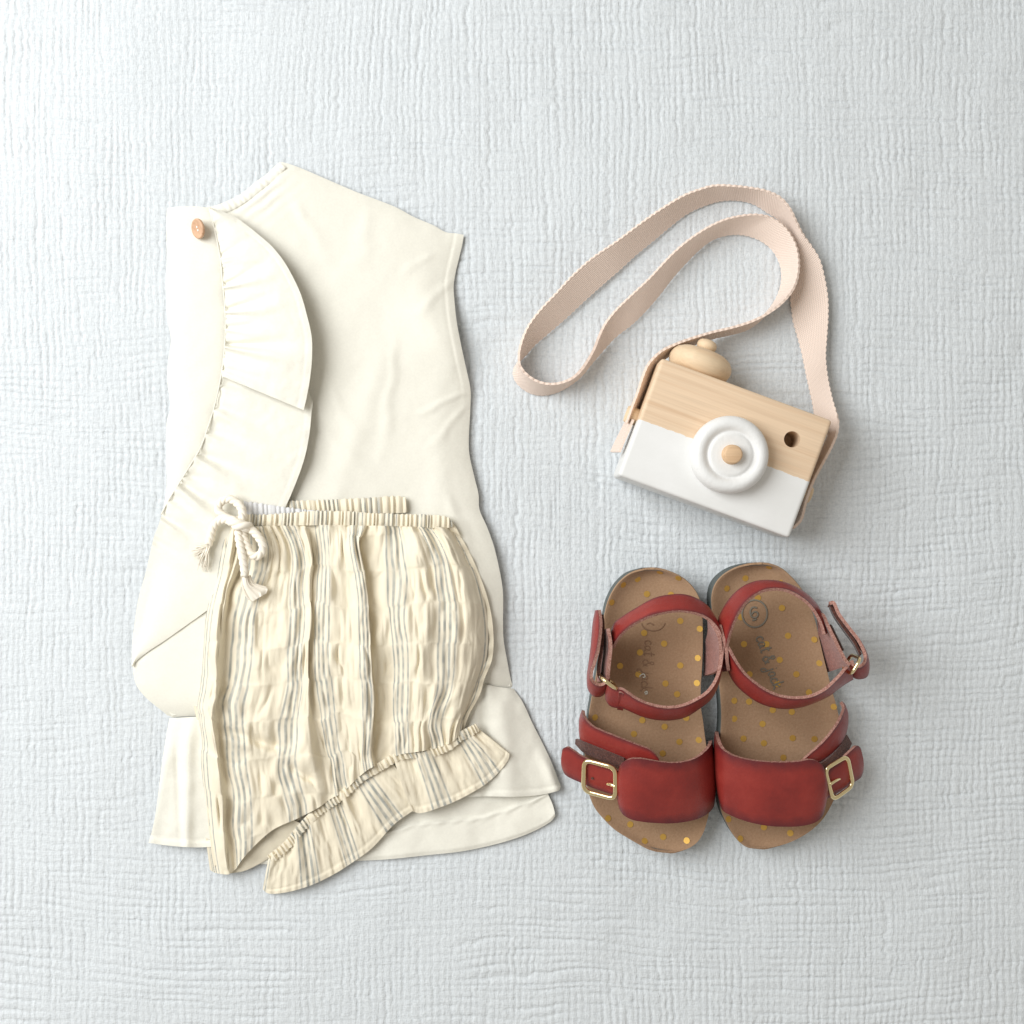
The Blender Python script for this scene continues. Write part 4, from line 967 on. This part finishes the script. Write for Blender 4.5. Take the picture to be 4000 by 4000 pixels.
# outer quarter and the doubled-back tab with its fastener
leather('quarter', zs([(2376, 2455), (2384, 2500), (2386, 2530), (2380, 2590), (2376, 2640), (2378, 2662)], [42, 44, 42]), zs([(2345, 2480), (2348, 2520), (2346, 2560), (2340, 2600), (2336, 2640), (2332, 2664)], [12, 12, 12]), s1, n=80, mats=(M['suede_red'], M['red'], M['edge']))
leather('strap_tab', zs([(2342, 2382), (2347, 2420), (2347, 2458), (2338, 2530), (2322, 2590), (2311, 2625), (2311, 2650), (2324, 2668), (2346, 2675), (2366, 2664), (2374, 2645)], [40, 43, 44, 45, 44, 44]), zs([(2330, 2388), (2322, 2425), (2318, 2462), (2312, 2535), (2303, 2600), (2298, 2640), (2302, 2690), (2320, 2714), (2344, 2716), (2362, 2702), (2370, 2680)], [30, 33, 33, 33, 33, 34]), s1, n=120)
ribbon('fastener_patch', zs([(2352, 2400), (2356, 2450), (2350, 2530), (2338, 2600), (2340, 2640), (2352, 2655)], [37, 40, 41, 40]), zs([(2352, 2405), (2356, 2455), (2350, 2535), (2340, 2605), (2342, 2645), (2354, 2660)], [27, 29, 29, 29]), 1.6, M['hook'], s1, n=80)
ribbon('fastener_patch', zs([(2372, 2455), (2378, 2500), (2374, 2580), (2366, 2640)], [40, 42, 41, 40]), zs([(2366, 2458), (2370, 2503), (2366, 2583), (2358, 2643)], [27, 29, 29, 29]), 1.2, M['hook'], s1, n=60)

def ring_loop(name, c, d, w, h, r, parent):
    """rounded-rectangle metal ring standing upright; c px,py,z centre; d direction in the plane"""
    c = P(*c); d = np.array([d[0], -d[1], 0.]); d /= np.linalg.norm(d); zv = np.array([0, 0, 1.])
    pts = []; rr = min(w, h) * .35
    for cx_, cy_, a0 in ((w/2-rr, h/2-rr, 0), (-w/2+rr, h/2-rr, 90), (-w/2+rr, -h/2+rr, 180), (w/2-rr, -h/2+rr, 270)):
        for k in range(7):
            a = math.radians(a0 + k * 15); pts.append(c + (d * (cx_ + rr * math.cos(a)) + zv * (cy_ + rr * math.sin(a))) * .001)
    V_, F_ = tube(np.array(pts), r, 12, closed=True, up=np.cross(d, zv)); return mk(name, V_, F_, M['gold'], parent)
ring_loop('strap_ring', (2375, 2662, 41), (51, 38), 9.5, 18, 1.0, s1)

# toe straps
top = [(2424, 3008), (2428, 2990), (2440, 2973), (2469, 2962), (2512, 2963), (2567, 2972), (2621, 2978), (2675, 2973), (2720, 2957), (2751, 2933), (2771, 2908), (2775, 2892)]
bot = [(2421, 3135), (2426, 3157), (2440, 3180), (2469, 3197), (2512, 3206), (2567, 3211), (2621, 3212), (2675, 3206), (2727, 3193), (2763, 3172), (2782, 3148), (2785, 3130)]
leather('toe_strap', zs(top, [36, 39, 42, 43.5, 43, 40.5, 36, 28, 14]), zs(bot, [27, 29.5, 32, 33.5, 33, 31, 27, 20, 10]), s1, n=200, m=26, bulge=1.6, t=1.9)
top = [(2279, 2774), (2282, 2792), (2290, 2808), (2313, 2833), (2367, 2859), (2440, 2888), (2494, 2909), (2541, 2928), (2562, 2948), (2575, 2966)]
bot = [(2270, 2858), (2269, 2878), (2275, 2895), (2313, 2912), (2367, 2933), (2425, 2956), (2475, 2972), (2520, 2982), (2550, 2988), (2570, 2990)]
leather('strap_underlay', zs(top, [16, 22, 27, 31, 35, 38, 40, 40, 39]), zs(bot, [12, 17, 21, 25, 29, 32, 34, 35, 35]), s1, n=140, m=14, bulge=1.0)
ribbon('fastener_patch', zs([(2252, 2886), (2275, 2893), (2330, 2915), (2400, 2942), (2440, 2962)], [17, 24, 30, 33]), zs([(2250, 2905), (2285, 2940), (2340, 2965), (2400, 2990), (2436, 3005)], [16, 22, 28, 31]), 1.4, M['hook'], s1, n=70)
top = [(2201, 2930), (2206, 2920), (2217, 2916), (2240, 2930), (2273, 2952), (2320, 2975), (2370, 2992), (2410, 3006), (2440, 3015)]
bot = [(2203, 3005), (2210, 3020), (2221, 3030), (2240, 3040), (2268, 3052), (2318, 3074), (2370, 3092), (2410, 3104), (2440, 3110)]
leather('buckle_strap', zs(top, [24, 26, 28, 31, 33, 35]), zs(bot, [18, 20, 22, 25, 27, 29]), s1, n=120, m=14, bulge=1.0)
def buckle(corners, z4, parent, prong, r=1.28, hole=None):
    c = [np.array(P(x, y, z_)) for (x, y), z_ in zip(corners, z4)]
    pts = []
    for k in range(4):
        p0, p1, p2 = c[k - 1], c[k], c[(k + 1) % 4]
        rr = .0042; a = p1 + (p0 - p1) / np.linalg.norm(p0 - p1) * rr; b = p1 + (p2 - p1) / np.linalg.norm(p2 - p1) * rr
        for t in np.linspace(0, 1, 9): pts.append((1 - t) ** 2 * a + 2 * t * (1 - t) * p1 + t * t * b)
        nx = p2 + (p1 - p2) / np.linalg.norm(p1 - p2) * rr
        for t in (.33, .66): pts.append(b + (nx - b) * t)
    nb = np.cross(c[1] - c[0], c[3] - c[0]); nb /= np.linalg.norm(nb)
    if nb[2] < 0: nb = -nb
    V_, F_ = tube(np.array(pts), r, 14, closed=True, flat=.8, up=nb); f = mk('buckle', V_, F_, M['gold'], parent)
    V_, F_ = tube(PP(spline(prong, 14)), np.linspace(.8, 1.0, 14), 10); mk('prong', V_, F_, M['gold'], f)
    return f
buckle([(2282, 2968), (2404, 3000), (2404, 3122), (2279, 3089)], [32, 37, 33, 28], s1, [(2372, 3062, 31.8), (2386, 3064, 33.6), (2404, 3072, 35.2)])
Vd, Fd = lathe([(.01, 0), (.7, 0), (.7, .25), (.01, .25)], P(2314, 3040, 29.9), np.array([-.25, -.1, 1]), 12); mk('punched_hole', Vd, Fd, M['hook'], s1)
# stitches where the buckle strap joins
parts = [tube(PP(np.array([(2437, 3040 + k * 11, 36.6 - k * .35), (2437.5, 3047 + k * 11, 36.4 - k * .35)])), .22, 6) for k in range(9)]
Vt, Ft = join(parts); mk('stitching', Vt, Ft, M['thread_red'], s1, kind='stuff')

# ---- right sandal
LE2 = [(2940, 2206), (2905, 2212), (2866, 2224), (2822, 2251), (2794, 2286), (2782, 2331), (2783, 2375), (2788, 2440), (2796, 2540), (2808, 2640), (2816, 2715), (2820, 2790), (2818, 2850), (2812, 2910), (2806, 2980), (2806, 3060), (2811, 3130), (2822, 3178), (2841, 3218), (2866, 3262), (2895, 3294), (2930, 3309)]
RE2 = [(2980, 2204), (3018, 2210), (3058, 2226), (3091, 2255), (3120, 2288), (3143, 2322), (3170, 2385), (3186, 2433), (3200, 2494), (3215, 2559), (3235, 2639), (3254, 2712), (3268, 2759), (3280, 2820), (3289, 2900), (3290, 2990), (3278, 3070), (3250, 3140), (3217, 3196), (3178, 3236), (3130, 3269), (3076, 3294), (3022, 3308), (2978, 3314)]
D2 = sc((2750, 2150), K, [(445, 300), (700, 182), (840, 345), (245, 410), (840, 620), (905, 920), (1190, 960), (430, 1010), (672, 1010), (815, 1180), (1245, 1215), (995, 1335), (790, 1440), (1130, 1530), (490, 1335), (580, 512), (395, 720), (325, 1620), (485, 1630), (740, 1720), (945, 1740), (1400, 1685), (325, 1815), (630, 1870)]) + \
     sc((2750, 2700), K, [(425, 510), (645, 560), (955, 505), (1190, 515), (855, 715), (645, 1465), (930, 1530), (390, 1590), (262, 1380)])
s2, fb2, surf2, ink2 = make_sandal('red leather buckle sandal farther from the blouse, size 6 printed inside', LE2, RE2, [14, 13, 12.5, 11.5, 12], D2, (3030, 2770))
q2 = lambda pts: sc((2880, 2320), .207, pts)
ink2('printed_size', [[(2948 + 49 * math.cos(a), 2397 + 53 * math.sin(a)) for a in np.linspace(0, 2 * math.pi, 24)], q2([(372, 268), (330, 250), (280, 262), (250, 310), (248, 370), (270, 425), (320, 452), (370, 430), (392, 385), (370, 345), (325, 338), (285, 365), (270, 395)]), q2([(285, 500), (330, 490), (365, 470)])], M['ink'], .5)
ink2('printed_lettering', script_text((2962, 2486), (3034, 2694)), M['ink'], .42)

top = [(2834, 2552), (2841, 2520), (2851, 2481), (2870, 2427), (2902, 2370), (2938, 2333), (2982, 2309), (3025, 2302), (3069, 2307), (3112, 2326), (3156, 2358), (3186, 2396), (3206, 2436), (3220, 2480)]
bot = [(2808, 2500), (2806, 2470), (2809, 2424), (2830, 2376), (2866, 2326), (2909, 2292), (2953, 2275), (3004, 2271), (3058, 2278), (3112, 2300), (3159, 2332), (3192, 2370), (3212, 2410), (3226, 2455)]
leather('heel_strap', zs(top, [46, 48, 50, 51, 50, 48, 45, 42]), zs(bot, [34, 37, 39, 41, 41, 39, 35, 30]), s2)
top = [(2840, 2520), (2849, 2536), (2870, 2575), (2906, 2626), (2953, 2669), (3004, 2701), (3058, 2720), (3112, 2725), (3167, 2718), (3221, 2692), (3257, 2660), (3286, 2630), (3300, 2612), (3312, 2604)]
bot = [(2826, 2540), (2841, 2580), (2854, 2632), (2877, 2670), (2913, 2705), (2967, 2741), (3022, 2759), (3076, 2764), (3130, 2757), (3185, 2738), (3239, 2712), (3276, 2684), (3305, 2664), (3330, 2650)]
leather('ankle_strap', zs(top, [46, 47, 49, 50, 50, 49, 47, 45]), zs(bot, [34, 36, 39, 41, 41, 39, 36, 34]), s2)
leather('quarter', zs([(2812, 2440), (2822, 2480), (2836, 2530), (2840, 2580), (2846, 2620)], [44, 47, 47, 43]), zs([(2806, 2520), (2807, 2545), (2809, 2570), (2811, 2600), (2812, 2625)], [11, 11]), s2, n=60, bulge=-.5, mats=(M['suede_red'], M['red'], M['edge']))
leather('quarter', zs([(3190, 2405), (3212, 2400), (3232, 2440), (3257, 2490), (3283, 2543), (3306, 2583), (3322, 2598)], [40, 42, 43, 43, 43]), zs([(3198, 2500), (3205, 2520), (3212, 2545), (3218, 2570), (3224, 2590), (3230, 2610), (3234, 2625)], [11, 11]), s2, n=80, bulge=-1.0, mats=(M['suede_red'], M['red'], M['edge']))
leather('strap_tab', zs([(3240, 2358), (3254, 2353), (3275, 2396), (3315, 2451), (3351, 2498), (3373, 2541), (3380, 2570), (3372, 2593), (3351, 2604), (3334, 2598), (3326, 2580)], [41, 44, 45, 45, 44, 43]), zs([(3234, 2366), (3250, 2372), (3276, 2418), (3318, 2476), (3358, 2524), (3382, 2568), (3390, 2612), (3382, 2640), (3356, 2648), (3334, 2640), (3324, 2620)], [30, 33, 33, 33, 32]), s2, n=120)
ribbon('fastener_patch', zs([(3245, 2365), (3262, 2400), (3300, 2456), (3338, 2508), (3362, 2556)], [38, 41, 41, 40]), zs([(3243, 2375), (3260, 2410), (3297, 2464), (3335, 2516), (3358, 2562)], [28, 29, 29, 29]), 1.4, M['hook'], s2, n=80)
ribbon('fastener_patch', zs([(3240, 2440), (3262, 2485), (3290, 2540)], [41, 41]), zs([(3246, 2444), (3268, 2488), (3294, 2542)], [29, 29]), 1.2, M['hook'], s2, n=50)
ring_loop('strap_ring', (3326, 2594, 41), (-29, 50), 9.0, 17, .95, s2)
top = [(2799, 2856), (2801, 2870), (2806, 2888), (2819, 2917), (2851, 2943), (2902, 2961), (2967, 2972), (3040, 2976), (3112, 2973), (3156, 2966), (3186, 2970), (3206, 2986), (3214, 3002)]
bot = [(2815, 3124), (2817, 3138), (2821, 3150), (2832, 3167), (2877, 3190), (2931, 3208), (3004, 3222), (3076, 3225), (3130, 3222), (3182, 3208), (3206, 3187), (3216, 3158), (3219, 3140)]
leather('toe_strap', zs(top, [14, 27, 35, 40, 43, 44, 43.5, 42, 40]), zs(bot, [10, 20, 27, 31, 33.5, 34, 33.5, 32, 30]), s2, n=200, m=26, bulge=1.6, t=1.9)
top = [(3126, 2975), (3145, 2958), (3167, 2939), (3207, 2903), (3239, 2867), (3268, 2827), (3286, 2791), (3294, 2764), (3284, 2742)]
bot = [(3130, 2990), (3160, 2984), (3195, 2975), (3235, 2950), (3268, 2918), (3294, 2880), (3306, 2840), (3308, 2800), (3300, 2770)]
leather('strap_underlay', zs(top, [38, 39, 38, 36, 32, 27, 21, 16]), zs(bot, [35, 35, 33, 30, 25, 20, 15, 11]), s2, n=140, m=14, bulge=.6)
ribbon('fastener_patch', zs([(3200, 2984), (3240, 2955), (3280, 2912), (3304, 2870)], [36, 33, 27, 20]), zs([(3206, 3010), (3252, 2985), (3300, 2948), (3324, 2905)], [35, 32, 26, 18]), 1.4, M['hook'], s2, n=60)
top = [(3204, 3020), (3230, 3008), (3262, 2985), (3300, 2950), (3330, 2922), (3344, 2912), (3356, 2920)]
bot = [(3212, 3122), (3236, 3112), (3268, 3094), (3305, 3070), (3336, 3050), (3358, 3034), (3366, 3015)]
leather('buckle_strap', zs(top, [36, 34, 31, 27, 24]), zs(bot, [30, 28, 25, 21, 18]), s2, n=120, m=14, bulge=1.0)
buckle([(3222, 3004), (3310, 2952), (3333, 3068), (3254, 3126)], [38, 32, 26, 32], s2, [(3282, 3040, 29.8), (3262, 3050, 33.0), (3240, 3064, 35.4)], r=1.18)
parts = [tube(PP(np.array([(3204 + k * .8, 3042 + k * 10, 38 - k * .35), (3204.5 + k * .8, 3049 + k * 10, 37.8 - k * .35)])), .22, 6) for k in range(7)]
Vt, Ft = join(parts); mk('stitching', Vt, Ft, M['thread_red'], s2, kind='stuff')
